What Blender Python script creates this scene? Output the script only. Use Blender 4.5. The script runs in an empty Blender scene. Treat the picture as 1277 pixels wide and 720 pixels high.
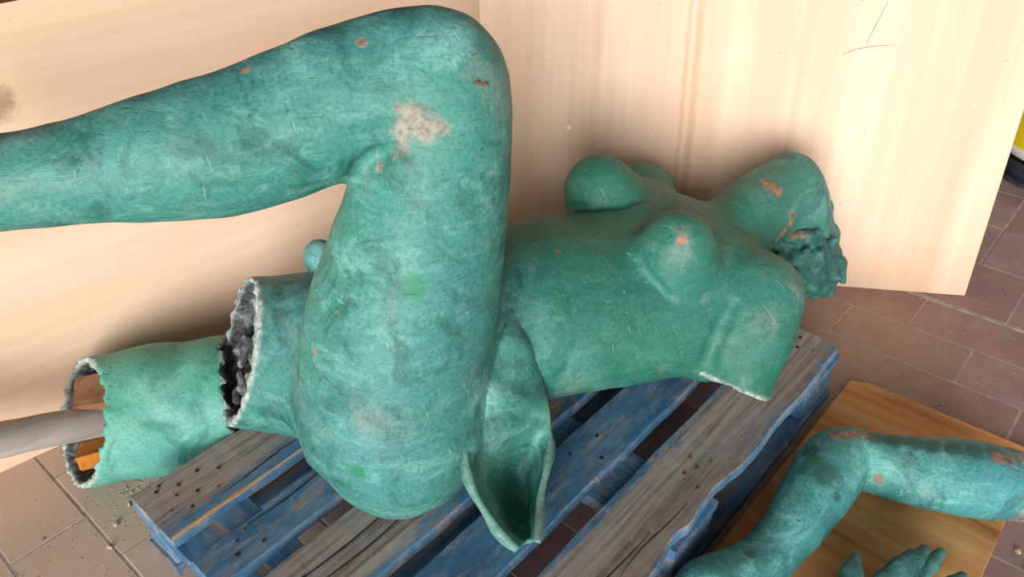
import bpy, bmesh, math, random
import numpy as np
from mathutils import Vector, Matrix

# ------------------------------------------------------------------ camera
scene = bpy.context.scene
cam_data = bpy.data.cameras.new('camera')
cam = bpy.data.objects.new('camera', cam_data)
scene.collection.objects.link(cam)
CAM = Vector((-0.23663, -0.36181, 1.23910))
_rt = Vector((0.65987, -0.75082, -0.02910)); _up = Vector((0.44691, 0.36106, 0.81848)); _fw = Vector((0.60402, 0.55309, -0.57380))
cam.matrix_world = Matrix(((_rt.x, _up.x, -_fw.x, CAM.x), (_rt.y, _up.y, -_fw.y, CAM.y), (_rt.z, _up.z, -_fw.z, CAM.z), (0, 0, 0, 1)))
cam_data.sensor_width = 36.0
cam_data.lens = 27.78
cam_data.clip_start = 0.02
scene.camera = cam

# ------------------------------------------------------------------ world light and exposure
world = bpy.data.worlds.new('World'); scene.world = world
world.use_nodes = True
bg = world.node_tree.nodes['Background']
bg.inputs[0].default_value = (1.0, 0.985, 0.96, 1)      # even overcast daylight
bg.inputs[1].default_value = 0.5
sun_d = bpy.data.lights.new('hazy_sun', 'SUN'); sun_d.energy = 4.2; sun_d.angle = math.radians(38); sun_d.color = (1.0, 0.955, 0.91)
sun = bpy.data.objects.new('hazy_sun', sun_d); scene.collection.objects.link(sun)
sun.rotation_euler = Vector((0.875, 0.46, -0.15)).to_track_quat('-Z', 'Y').to_euler()
scene.view_settings.view_transform = 'Standard'
scene.view_settings.look = 'None'
scene.view_settings.gamma = 1.0
scene.view_settings.use_curve_mapping = False
scene.view_settings.exposure = 0.62

random.seed(7)
C = scene.collection

# ------------------------------------------------------------------ helpers
def tag(o, label=None, cat=None, group=None, kind=None):
    if label: o['label'] = label
    if cat: o['category'] = cat
    if group: o['group'] = group
    if kind: o['kind'] = kind
    return o

def empty(name, loc=(0, 0, 0), rotz=0.0):
    o = bpy.data.objects.new(name, None); C.objects.link(o)
    o.location = loc; o.rotation_euler = (0, 0, rotz); o.empty_display_size = 0.05
    return o

def link(name, me, mat=None, parent=None, smooth=False, keep_world=False):
    o = bpy.data.objects.new(name, me); C.objects.link(o)
    if mat: me.materials.append(mat)
    if smooth:
        me.polygons.foreach_set('use_smooth', np.ones(len(me.polygons), bool))
    if parent:
        o.parent = parent
        if keep_world:
            o.matrix_parent_inverse = Matrix.Translation(parent.location).inverted() if parent.rotation_euler.z == 0 else parent.matrix_basis.inverted()
    return o

def mesh_np(name, V, F):
    me = bpy.data.meshes.new(name)
    V = np.asarray(V, np.float32); F = np.asarray(F, np.int32); k = F.shape[1]
    me.vertices.add(len(V)); me.vertices.foreach_set('co', V.ravel())
    me.loops.add(F.size); me.loops.foreach_set('vertex_index', F.ravel())
    me.polygons.add(len(F)); me.polygons.foreach_set('loop_start', np.arange(len(F), dtype=np.int32) * k)
    me.polygons.foreach_set('loop_total', np.full(len(F), k, np.int32))
    me.update(calc_edges=True); me.validate()
    return me

def mesh_bm(name, bm):
    me = bpy.data.meshes.new(name); bm.to_mesh(me); bm.free(); return me

def box_bm(x0, x1, y0, y1, z0, z1, bev=0.0, seg=1):
    bm = bmesh.new(); bmesh.ops.create_cube(bm, size=1)
    for v in bm.verts:
        v.co = Vector((x0 if v.co.x < 0 else x1, y0 if v.co.y < 0 else y1, z0 if v.co.z < 0 else z1))
    if bev: bmesh.ops.bevel(bm, geom=bm.edges[:], offset=bev, segments=seg, affect='EDGES', profile=.5)
    return bm

def prism_bm(poly, z0, z1, bev=0.0):
    bm = bmesh.new()
    f = bm.faces.new([bm.verts.new((x, y, z0)) for x, y in poly])
    r = bmesh.ops.extrude_face_region(bm, geom=[f])
    for v in r['geom']:
        if isinstance(v, bmesh.types.BMVert): v.co.z = z1
    bmesh.ops.recalc_face_normals(bm, faces=bm.faces[:])
    if bev: bmesh.ops.bevel(bm, geom=bm.edges[:], offset=bev, segments=1, affect='EDGES')
    return bm

def tube_mesh(name, pts, radii, sides=16, jitter=0.0, caps=True):
    pts = [Vector(p) for p in pts]; bm = bmesh.new(); rings = []
    for i, p in enumerate(pts):
        d = (pts[min(i + 1, len(pts) - 1)] - pts[max(i - 1, 0)]).normalized()
        a = d.cross(Vector((0, 0, 1)));  a = a.normalized() if a.length > 1e-4 else Vector((1, 0, 0)); b = d.cross(a)
        rings.append([bm.verts.new(p + (a * math.cos(t) + b * math.sin(t)) * radii[i] * (1 + random.uniform(-jitter, jitter))) for t in [2 * math.pi * k / sides for k in range(sides)]])
    for r0, r1 in zip(rings[:-1], rings[1:]):
        for k in range(sides): bm.faces.new((r0[k], r0[(k + 1) % sides], r1[(k + 1) % sides], r1[k]))
    if caps: bm.faces.new(rings[0]); bm.faces.new(rings[-1])
    bmesh.ops.recalc_face_normals(bm, faces=bm.faces[:])
    return mesh_bm(name, bm)

# ------------------------------------------------------------------ node material helpers
class NT:
    def __init__(s, name):
        s.m = bpy.data.materials.new(name); s.m.use_nodes = True; s.t = s.m.node_tree
        s.b = s.t.nodes['Principled BSDF']
    def n(s, typ, **kw):
        nd = s.t.nodes.new(typ)
        for k, v in kw.items():
            if k.startswith('_'): setattr(nd, k[1:], v)
            else:
                key = int(k[1:]) if k[0] == 'i' and k[1:].isdigit() else k
                if hasattr(v, 'is_output') or isinstance(v, bpy.types.NodeSocket): s.t.links.new(v, nd.inputs[key])
                else: nd.inputs[key].default_value = v
        return nd
    def coord(s, scale=(1, 1, 1), rot=(0, 0, 0), loc=(0, 0, 0), out='Object', perobj=False):
        tc = s.n('ShaderNodeTexCoord'); v = tc.outputs[out]
        if perobj:
            oi = s.n('ShaderNodeObjectInfo')
            mul = s.n('ShaderNodeVectorMath', _operation='SCALE', Scale=37.0); s.t.links.new(oi.outputs['Random'], mul.inputs[0])
            ad = s.n('ShaderNodeVectorMath', _operation='ADD'); s.t.links.new(v, ad.inputs[0]); s.t.links.new(mul.outputs[0], ad.inputs[1]); v = ad.outputs[0]
        mp = s.n('ShaderNodeMapping', Scale=scale, Rotation=rot, Location=loc); s.t.links.new(v, mp.inputs[0])
        return mp.outputs[0]
    def noise(s, vec, scale=5, detail=5, rough=.55, dist=0.0):
        nd = s.n('ShaderNodeTexNoise', Scale=scale, Detail=detail, Roughness=rough, Distortion=dist); s.t.links.new(vec, nd.inputs['Vector']); return nd.outputs[0]
    def ramp(s, fac, stops, mode='LINEAR'):
        r = s.n('ShaderNodeValToRGB'); r.color_ramp.interpolation = mode
        els = r.color_ramp.elements
        while len(els) < len(stops): els.new(.5)
        for e, (p, c) in zip(els, stops):
            e.position = p; e.color = (c, c, c, 1) if isinstance(c, (int, float)) else (*c, 1)
        s.t.links.new(fac, r.inputs[0]); return r.outputs[0]
    def mix(s, fac, a, b, mode='MIX'):
        m = s.n('ShaderNodeMix', _data_type='RGBA', _blend_type=mode)
        for k, v in ((0, fac), (6, a), (7, b)):
            if isinstance(v, bpy.types.NodeSocket): s.t.links.new(v, m.inputs[k])
            elif k == 0: m.inputs[0].default_value = v
            else: m.inputs[k].default_value = (*v, 1)
        return m.outputs[2]
    def math(s, op, a, b=0.0, clamp=False):
        m = s.n('ShaderNodeMath', _operation=op, _use_clamp=clamp)
        for k, v in ((0, a), (1, b)):
            if isinstance(v, bpy.types.NodeSocket): s.t.links.new(v, m.inputs[k])
            else: m.inputs[k].default_value = v
        return m.outputs[0]
    def attr(s, name, typ='GEOMETRY'):
        a = s.n('ShaderNodeAttribute', _attribute_name=name, _attribute_type=typ); return a.outputs['Fac']
    def bump(s, h, strength=.3, dist=.01, prev=None):
        b = s.n('ShaderNodeBump', Strength=strength, Distance=dist); s.t.links.new(h, b.inputs['Height'])
        if prev: s.t.links.new(prev, b.inputs['Normal'])
        return b.outputs[0]
    def done(s, col=None, rough=.7, normal=None, metal=0.0, spec=.3):
        for key, v in (('Base Color', col), ('Roughness', rough), ('Metallic', metal), ('Normal', normal), ('Specular IOR Level', spec)):
            if v is None: continue
            if isinstance(v, bpy.types.NodeSocket): s.t.links.new(v, s.b.inputs[key])
            elif key == 'Base Color': s.b.inputs[key].default_value = (*v, 1)
            else: s.b.inputs[key].default_value = v
        return s.m

def mat_patina(name, deep, mid, light, light_amt=.5, seed=0.0, spot=(.012, .17, .085), tors=False, bs=1.0):
    t = NT(name); v = t.coord(loc=(seed, seed * 1.7, -seed))
    big = t.noise(v, 4.5, 6, .6, .8)
    col = t.ramp(big, [(.30, deep), (.45, mid), (.56, mid), (.70, light)])
    hue = t.noise(t.coord(loc=(seed, 6, 2)), 2.3, 3, .5)
    col = t.mix(t.ramp(hue, [(.42, 0.0), (.62, .55)]), col, (mid[0] * 1.35, mid[1] * 1.05, mid[2] * 1.45))
    v2 = t.coord(scale=(1, 1, 2.4), rot=(.5, .3, .9), loc=(seed + 3, 1, 2))
    streak = t.noise(v2, 11, 10, .74, .9)
    col = t.mix(t.math('MULTIPLY', t.ramp(streak, [(.50, 0.0), (.62, 1.0)]), light_amt), col, light)
    blot = t.noise(t.coord(loc=(9 + seed, 4, 1)), 9, 7, .65, 1.0)
    col = t.mix(t.ramp(blot, [(.54, 0.0), (.66, .8)]), col, deep)
    if tors:      # trunk greener than the legs; part of this darkening is shade painted in
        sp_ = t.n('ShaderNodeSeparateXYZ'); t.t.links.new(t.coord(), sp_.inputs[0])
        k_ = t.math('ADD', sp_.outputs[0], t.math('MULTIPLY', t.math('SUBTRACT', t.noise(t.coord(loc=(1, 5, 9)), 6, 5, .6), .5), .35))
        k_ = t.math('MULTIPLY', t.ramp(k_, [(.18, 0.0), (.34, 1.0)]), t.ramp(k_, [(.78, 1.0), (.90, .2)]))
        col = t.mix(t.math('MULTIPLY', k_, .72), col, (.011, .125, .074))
    # small pits and worn flecks
    fl = t.noise(t.coord(loc=(2, 8 + seed, 3)), 60, 4, .6)
    col = t.mix(t.ramp(fl, [(.66, 0.0), (.74, .55)]), col, (.16, .18, .13))
    fl2 = t.noise(t.coord(loc=(5, 1, 7 + seed)), 42, 3, .5)
    col = t.mix(t.ramp(fl2, [(.72, 0.0), (.79, .4)]), col, (.30, .52, .45))
    gl = t.noise(t.coord(loc=(1, 2, 4 + seed)), 7, 5, .7, .5)
    col = t.mix(t.ramp(gl, [(.57, 0.0), (.72, .7)]), col, (.165, .235, .215))
    fg = t.noise(t.coord(loc=(6, 2, seed)), 170, 5, .75)
    col = t.mix(t.ramp(fg, [(.40, .38), (.52, 0.0)]), col, (deep[0] * 1.2, deep[1] * .9, deep[2] * .95))
    # attributes: scuffed patches, deeper green spots, broken rim, cavity
    brk = t.noise(v, 55, 6, .75, .3)
    sc = t.ramp(t.math('ADD', t.attr('scuff'), t.math('MULTIPLY', t.math('SUBTRACT', brk, .5), 1.6)), [(.30, 0.0), (.80, 1.0)])
    sccol = t.ramp(t.noise(v, 90, 4, .7), [(.35, (.17, .12, .09)), (.5, (.30, .24, .20)), (.66, (.36, .33, .295))])
    col = t.mix(t.math('MULTIPLY', sc, .8), col, sccol)
    dk = t.ramp(t.math('ADD', t.attr('dark'), t.math('MULTIPLY', t.math('SUBTRACT', brk, .5), 1.1)), [(.36, 0.0), (.7, .85)])
    col = t.mix(dk, col, spot)
    rust = t.ramp(t.math('ADD', t.attr('rust'), t.math('MULTIPLY', t.math('SUBTRACT', brk, .5), 1.5)), [(.35, 0.0), (.75, 1.0)])
    col = t.mix(t.math('MULTIPLY', rust, .75), col, t.ramp(t.noise(v, 70, 4, .7), [(.35, (.12, .045, .03)), (.52, (.34, .15, .085)), (.68, (.45, .28, .22))]))
    cav = t.attr('cavity'); cr = t.noise(v, 38, 7, .75, .8)
    col = t.mix(cav, col, t.ramp(cr, [(.36, (.008, .009, .010)), (.5, (.05, .055, .06)), (.6, (.15, .165, .17)), (.74, (.38, .39, .39))]))
    rim = t.attr('rim')
    col = t.mix(rim, col, t.ramp(t.noise(v, 80, 6, .8), [(.35, (.07, .12, .11)), (.5, (.33, .38, .36)), (.68, (.66, .66, .63))]))
    # scratches and hairline cracks
    sv = t.coord(scale=(1, 1, 14), rot=(.9, .5, .2), loc=(seed, 0, 5)); sv2 = t.coord(scale=(12, 1, 1), rot=(.2, .7, .4), loc=(0, seed, 1))
    s1 = t.ramp(t.noise(sv, 22, 3, .5, .6), [(.66, 0.0), (.72, 1.0)]); s2 = t.ramp(t.noise(sv2, 20, 3, .5, .6), [(.67, 0.0), (.73, 1.0)])
    scr = t.math('MAXIMUM', s1, s2)
    col = t.mix(t.math('MULTIPLY', s1, .35), col, (.03, .10, .085)); col = t.mix(t.math('MULTIPLY', s2, .35), col, light)
    wrp = t.noise(v, 7, 4, .6); vm = t.n('ShaderNodeVectorMath', _operation='ADD'); t.t.links.new(v, vm.inputs[0])
    vs = t.n('ShaderNodeVectorMath', _operation='SCALE', Scale=.12); t.t.links.new(wrp, vs.inputs[0]); t.t.links.new(vs.outputs[0], vm.inputs[1])
    ve = t.n('ShaderNodeTexVoronoi', _feature='DISTANCE_TO_EDGE', Scale=9.0); t.t.links.new(vm.outputs[0], ve.inputs['Vector'])
    crk = t.math('MULTIPLY', t.ramp(ve.outputs['Distance'], [(.004, 1.0), (.018, 0.0)]), t.ramp(t.noise(t.coord(loc=(3, seed, 8)), 6, 3), [(.64, 0.0), (.70, 1.0)]))
    col = t.mix(t.math('MULTIPLY', crk, .5), col, (.03, .07, .06))
    b1 = t.bump(t.noise(v, 12, 9, .60, .5), .34 * bs, .014)
    b2 = t.bump(t.noise(v2, 45, 7, .62), .26, .005, b1)
    vo = t.n('ShaderNodeTexVoronoi', Scale=30.0, Randomness=1.0); t.t.links.new(vm.outputs[0], vo.inputs['Vector'])
    pit = t.math('MULTIPLY', t.ramp(vo.outputs['Distance'], [(.05, 0.0), (.22, 1.0)]), 1.0)
    pitm = t.math('MAXIMUM', pit, t.ramp(t.noise(t.coord(loc=(7, 7, seed)), 10, 3), [(.52, 1.0), (.6, 0.0)]))
    b3 = t.bump(pitm, .35, .005, b2)
    b3 = t.bump(t.math('SUBTRACT', 1.0, t.math('MAXIMUM', crk, scr)), .4, .003, b3)
    rg = t.ramp(streak, [(.3, .48), (.7, .66)])
    rg = t.math('ADD', rg, t.math('MULTIPLY', t.math('MAXIMUM', cav, t.math('MAXIMUM', sc, rim)), .3), True)
    return t.done(col, rg, b3, spec=.35)

def mat_panel(name, axis, a, b, c_, streak=None, blot=None):
    """pale veneered plywood; axis = local axis the grain runs along"""
    t = NT(name)
    s1 = [9.0, 9.0, 9.0]; s1[axis] = .55
    s2 = [60.0, 60.0, 60.0]; s2[axis] = 1.3
    g = t.noise(t.coord(scale=s1), 1.0, 5, .55, .7); f = t.noise(t.coord(scale=s2), 1.0, 4, .6, .3)
    col = t.ramp(g, [(.28, a), (.5, b), (.72, c_)])
    col = t.mix(t.ramp(f, [(.35, .22), (.65, 0.0)]), col, (a[0] * .8, a[1] * .75, a[2] * .7))
    big = t.noise(t.coord(), 2.2, 4, .5)
    col = t.mix(t.ramp(big, [(.4, .25), (.65, 0.0)]), col, a)
    sep = t.n('ShaderNodeSeparateXYZ'); t.t.links.new(t.coord(), sep.inputs[0])
    if streak:                                       # darker heartwood bands in the veneer
        wob = t.math('MULTIPLY', t.math('SUBTRACT', t.noise(t.coord(scale=(1, 1, 2.5)), 1.5, 3), .5), .02)
        for x0, w, k in streak:
            d = t.math('ABSOLUTE', t.math('SUBTRACT', t.math('ADD', sep.outputs[0], wob), x0))
            col = t.mix(t.math('MULTIPLY', t.ramp(t.math('DIVIDE', d, w), [(.3, k), (1.0, 0.0)], 'EASE'), t.ramp(f, [(.3, 1.0), (.7, .6)])), col, (.42, .24, .13))
    if blot:                                         # grubby smear
        for x0, z0, w, h, k, cc in blot:
            dx = t.math('DIVIDE', t.math('SUBTRACT', sep.outputs[0], x0), w); dz = t.math('DIVIDE', t.math('SUBTRACT', sep.outputs[2], z0), h)
            r = t.math('ADD', t.math('MULTIPLY', dx, dx), t.math('MULTIPLY', dz, dz))
            nn = t.noise(t.coord(scale=(1, 1, 1)), 55, 6, .75, .6)
            m = t.ramp(t.math('ADD', r, t.math('MULTIPLY', t.math('SUBTRACT', nn, .5), 2.2)), [(.1, k), (1.0, 0.0)])
            col = t.mix(m, col, cc)
    sp = t.noise(t.coord(loc=(4, 4, 4)), 38, 2, .4)
    col = t.mix(t.ramp(sp, [(.755, 0.0), (.775, .7)]), col, (.93, .90, .86))
    sp2 = t.noise(t.coord(loc=(8, 1, 4)), 45, 2, .4)
    col = t.mix(t.ramp(sp2, [(.76, 0.0), (.785, .6)]), col, (.30, .22, .16))
    return t.done(col, .55, t.bump(f, .05, .002), spec=.25)

def mat_tile():
    t = NT('terracotta tile'); v = t.coord(perobj=True)
    oi = t.n('ShaderNodeObjectInfo')
    base = t.ramp(oi.outputs['Random'], [(0, (.26, .17, .165)), (.4, (.30, .208, .202)), (.7, (.32, .228, .222)), (1, (.295, .162, .158))])
    n1 = t.noise(v, 6, 7, .65, .6)
    col = t.mix(t.ramp(n1, [(.35, .55), (.62, 0.0)]), base, (.17, .108, .108))
    col = t.mix(t.ramp(t.noise(v, 13, 8, .7), [(.5, 0.0), (.72, .6)]), col, (.36, .27, .23))
    # grey dust over the corner where the leg was cut
    g = t.n('ShaderNodeNewGeometry'); sep = t.n('ShaderNodeSeparateXYZ'); t.t.links.new(g.outputs['Position'], sep.inputs[0])
    dx = t.math('SUBTRACT', sep.outputs[0], -.1); dy = t.math('SUBTRACT', sep.outputs[1], .98)
    r = t.math('SQRT', t.math('ADD', t.math('MULTIPLY', dx, dx), t.math('MULTIPLY', dy, dy)))
    wn = t.n('ShaderNodeTexNoise', Scale=9.0, Detail=8.0, Roughness=.7); t.t.links.new(g.outputs['Position'], wn.inputs['Vector'])
    d = t.ramp(t.math('ADD', r, t.math('MULTIPLY', t.math('SUBTRACT', wn.outputs[0], .5), .55)), [(.22, .9), (.75, 0.0)])
    col = t.mix(d, col, (.52, .41, .33))
    dx2 = t.math('SUBTRACT', sep.outputs[0], 1.42); dy2 = t.math('SUBTRACT', sep.outputs[1], .05)
    r2 = t.math('SQRT', t.math('ADD', t.math('MULTIPLY', dx2, dx2), t.math('MULTIPLY', dy2, dy2)))
    d2 = t.ramp(t.math('ADD', r2, t.math('MULTIPLY', t.math('SUBTRACT', wn.outputs[0], .5), .45)), [(.06, .6), (.34, 0.0)])
    col = t.mix(d2, col, (.40, .27, .18))
    fl = t.noise(v, 70, 3, .6)
    col = t.mix(t.ramp(fl, [(.66, 0.0), (.74, .6)]), col, (.50, .42, .36))
    col = t.mix(t.ramp(t.noise(v, 48, 3, .5), [(.70, 0.0), (.75, .7)]), col, (.07, .045, .04))
    return t.done(col, t.ramp(n1, [(.3, .48), (.7, .7)]), t.bump(t.noise(v, 30, 6, .6), .18, .003), spec=.3)

def mat_simple(name, stops, scale=8, rough=.8, bump=.2, axis=None, spec=.25, perobj=False, detail=6):
    t = NT(name); s = [1.0, 1.0, 1.0]
    if axis is not None: s = [6.0, 6.0, 6.0]; s[axis] = .5
    v = t.coord(scale=s, perobj=perobj); n1 = t.noise(v, scale, detail, .62, .4)
    return t.done(t.ramp(n1, stops), rough, t.bump(n1, bump, .004), spec=spec)

def mat_pallet():
    """weathered softwood with the remains of blue paint; 'paint' = how much of it is left on the upper face"""
    t = NT('weathered blue painted wood')
    v = t.coord(scale=(.9, 16, 16), perobj=True); vf = t.coord(scale=(2.2, 75, 75), perobj=True)
    g = t.noise(v, 1.0, 6, .6, 1.2); f = t.noise(vf, 1.0, 5, .65, .4)
    wood = t.ramp(g, [(.28, (.13, .105, .095)), (.45, (.25, .21, .19)), (.6, (.34, .295, .265)), (.75, (.40, .35, .31))])
    wood = t.mix(t.ramp(f, [(.36, .75), (.55, 0.0)]), wood, (.09, .065, .055))
    blue = t.ramp(t.noise(t.coord(scale=(2, 9, 9), perobj=True), 2.0, 6, .65), [(.3, (.022, .075, .16)), (.5, (.040, .145, .275)), (.7, (.085, .205, .345))])
    tc = t.coord(); sep = t.n('ShaderNodeSeparateXYZ'); t.t.links.new(tc, sep.inputs[0])
    half = t.attr('half', 'OBJECT'); shift = t.attr('shift', 'OBJECT'); paint = t.attr('paint', 'OBJECT')
    e = t.math('DIVIDE', t.math('ABSOLUTE', t.math('SUBTRACT', sep.outputs[1], shift)), half)       # 0 middle .. 1 edge
    wear = t.noise(t.coord(scale=(2.2, 8, 8), perobj=True), 2.2, 8, .7, .6)
    m = t.math('ADD', t.math('MULTIPLY', t.math('SUBTRACT', e, .62), 1.25), t.math('MULTIPLY', t.math('SUBTRACT', wear, .5), 1.7))
    m = t.math('ADD', m, paint)
    geo = t.n('ShaderNodeNewGeometry'); nz = t.n('ShaderNodeSeparateXYZ'); t.t.links.new(geo.outputs['Normal'], nz.inputs[0])
    side = t.ramp(nz.outputs[2], [(.35, 1.0), (.75, 0.0)])
    m = t.math('ADD', m, t.math('MULTIPLY', side, .85))
    m = t.math('SUBTRACT', m, t.math('MULTIPLY', t.ramp(f, [(.3, 1.0), (.5, 0.0)]), .35))
    m = t.math('ADD', m, t.math('MULTIPLY', t.math('SUBTRACT', t.noise(t.coord(scale=(6, 40, 40), perobj=True), 3.0, 6, .75), .5), .9))
    mask = t.ramp(m, [(.0, 0.0), (.14, .95)])
    col = t.mix(mask, wood, blue)
    # greyed thin paint and pale scuffs
    col = t.mix(t.ramp(t.noise(t.coord(scale=(3, 10, 10), perobj=True), 4, 6, .7), [(.46, 0.0), (.66, .6)]), col, (.24, .265, .29))
    sc = t.noise(t.coord(scale=(5, 8, 8), perobj=True), 9, 4, .6, .6)
    col = t.mix(t.ramp(sc, [(.66, 0.0), (.75, .65)]), col, (.36, .42, .46))
    raw = t.noise(t.coord(scale=(3, 3, 3), perobj=True), 6, 6, .7)
    edge = t.ramp(geo.outputs['Pointiness'], [(.51, 0.0), (.56, 1.0)])
    col = t.mix(t.math('MULTIPLY', edge, t.ramp(raw, [(.55, 0.0), (.66, .6)])), col, (.42, .28, .17))
    return t.done(col, .75, t.bump(f, .35, .003, t.bump(g, .3, .006)), spec=.22)

class SDF:
    def __init__(s,lo,hi,h):
        s.lo=np.array(lo,float);s.h=h
        s.n=tuple(int(np.ceil((b-a)/h))+1 for a,b in zip(lo,hi))
        s.ax=[(s.lo[i]+h*np.arange(s.n[i])).astype(np.float32) for i in range(3)]
        s.d=np.full(s.n,.2,np.float32)
    def sub(s,lo,hi):
        sl=[]
        for i in range(3):
            a=max(0,int((lo[i]-s.lo[i])/s.h)); b=min(s.n[i],int((hi[i]-s.lo[i])/s.h)+2)
            if b-a<1: return None,None
            sl.append(slice(a,b))
        sl=tuple(sl)
        return sl,(s.ax[0][sl[0]][:,None,None],s.ax[1][sl[1]][None,:,None],s.ax[2][sl[2]][None,None,:])
    @staticmethod
    def smin(a,b,k):
        if k<=0: return np.minimum(a,b)
        h=np.maximum(k-np.abs(a-b),0)/k
        return np.minimum(a,b)-h*h*k*.25
    def add(s,sl,v,k): s.d[sl]=s.smin(s.d[sl],v,k)
    def cone(s,a,b,ra,rb,k=.04,op='u'):
        a=np.array(a,float);b=np.array(b,float);m=max(ra,rb)+.1
        sl,X=s.sub(np.minimum(a,b)-m,np.maximum(a,b)+m)
        if sl is None: return
        ba=b-a;L=max(ba@ba,1e-9)
        p=[X[i]-np.float32(a[i]) for i in range(3)]
        h=np.clip((p[0]*ba[0]+p[1]*ba[1]+p[2]*ba[2])/L,0,1).astype(np.float32)
        v=np.sqrt(sum((p[i]-h*np.float32(ba[i]))**2 for i in range(3)))-(ra+(rb-ra)*h)
        s.op(sl,v,k,op)
    def op(s,sl,v,k,op):
        if op=='u': s.d[sl]=s.smin(s.d[sl],v,k)
        else: s.d[sl]=-s.smin(-s.d[sl],v,k)
    def chain(s,pts,k=.04,op='u'):
        for (a,ra),(b,rb) in zip(pts[:-1],pts[1:]): s.cone(a,b,ra,rb,k,op)
    def ell(s,c,R,r,k=.04,op='u'):
        c=np.array(c,float);R=np.array(R,float);r=np.array(r,float);m=r.max()+.1
        sl,X=s.sub(c-m,c+m)
        if sl is None: return
        p=[X[i]-np.float32(c[i]) for i in range(3)]
        k0=0;k1=0
        for j in range(3):
            t=(p[0]*R[j][0]+p[1]*R[j][1]+p[2]*R[j][2])
            k0=k0+(t/r[j])**2;k1=k1+(t/r[j]**2)**2
        k0=np.sqrt(k0);v=k0*(k0-1)/np.maximum(np.sqrt(k1),1e-6)
        s.op(sl,v,k,op)
    def mesh(s):
        d=s.d; nx,ny,nz=s.n; ins=d<0
        # cells with sign change
        c=np.zeros((nx-1,ny-1,nz-1),np.int8)
        for i in (0,1):
            for j in (0,1):
                for k in (0,1): c+=ins[i:nx-1+i,j:ny-1+j,k:nz-1+k]
        act=(c>0)&(c<8); idx=np.full(act.shape,-1,np.int32); I=np.argwhere(act); idx[act]=np.arange(len(I))
        S=np.zeros((len(I),3));W=np.zeros(len(I))
        crn=[(i,j,k) for i in (0,1) for j in (0,1) for k in (0,1)]
        for a in range(8):
            for b in range(a+1,8):
                A,B=np.array(crn[a]),np.array(crn[b])
                if abs(A-B).sum()!=1: continue
                da=d[tuple((I+A).T)];db=d[tuple((I+B).T)];m=(da<0)!=(db<0)
                t=da[m]/(da[m]-db[m]); S[m]+=A+(B-A)*t[:,None]; W[m]+=1
        V=s.lo+s.h*(I+S/W[:,None])
        F=[]
        for ax in range(3):
            o=[0,1,2];o.remove(ax);u,v=o
            sa=[slice(None)]*3;sb=[slice(None)]*3
            sa[ax]=slice(0,-1);sb[ax]=slice(1,None)
            e=ins[tuple(sa)]!=ins[tuple(sb)]
            E=np.argwhere(e); fl=ins[tuple(sa)][e]
            ok=(E[:,u]>0)&(E[:,v]>0)&(E[:,u]<s.n[u]-1)&(E[:,v]<s.n[v]-1)
            E=E[ok];fl=fl[ok]
            def cell(du,dv):
                Q=E.copy();Q[:,u]-=du;Q[:,v]-=dv
                return idx[tuple(Q.T)]
            q=np.stack([cell(1,1),cell(0,1),cell(0,0),cell(1,0)],1)
            if ax==1: fl=~fl
            q[~fl]=q[~fl][:,::-1]
            F.append(q)
        return V,np.concatenate(F)

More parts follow.
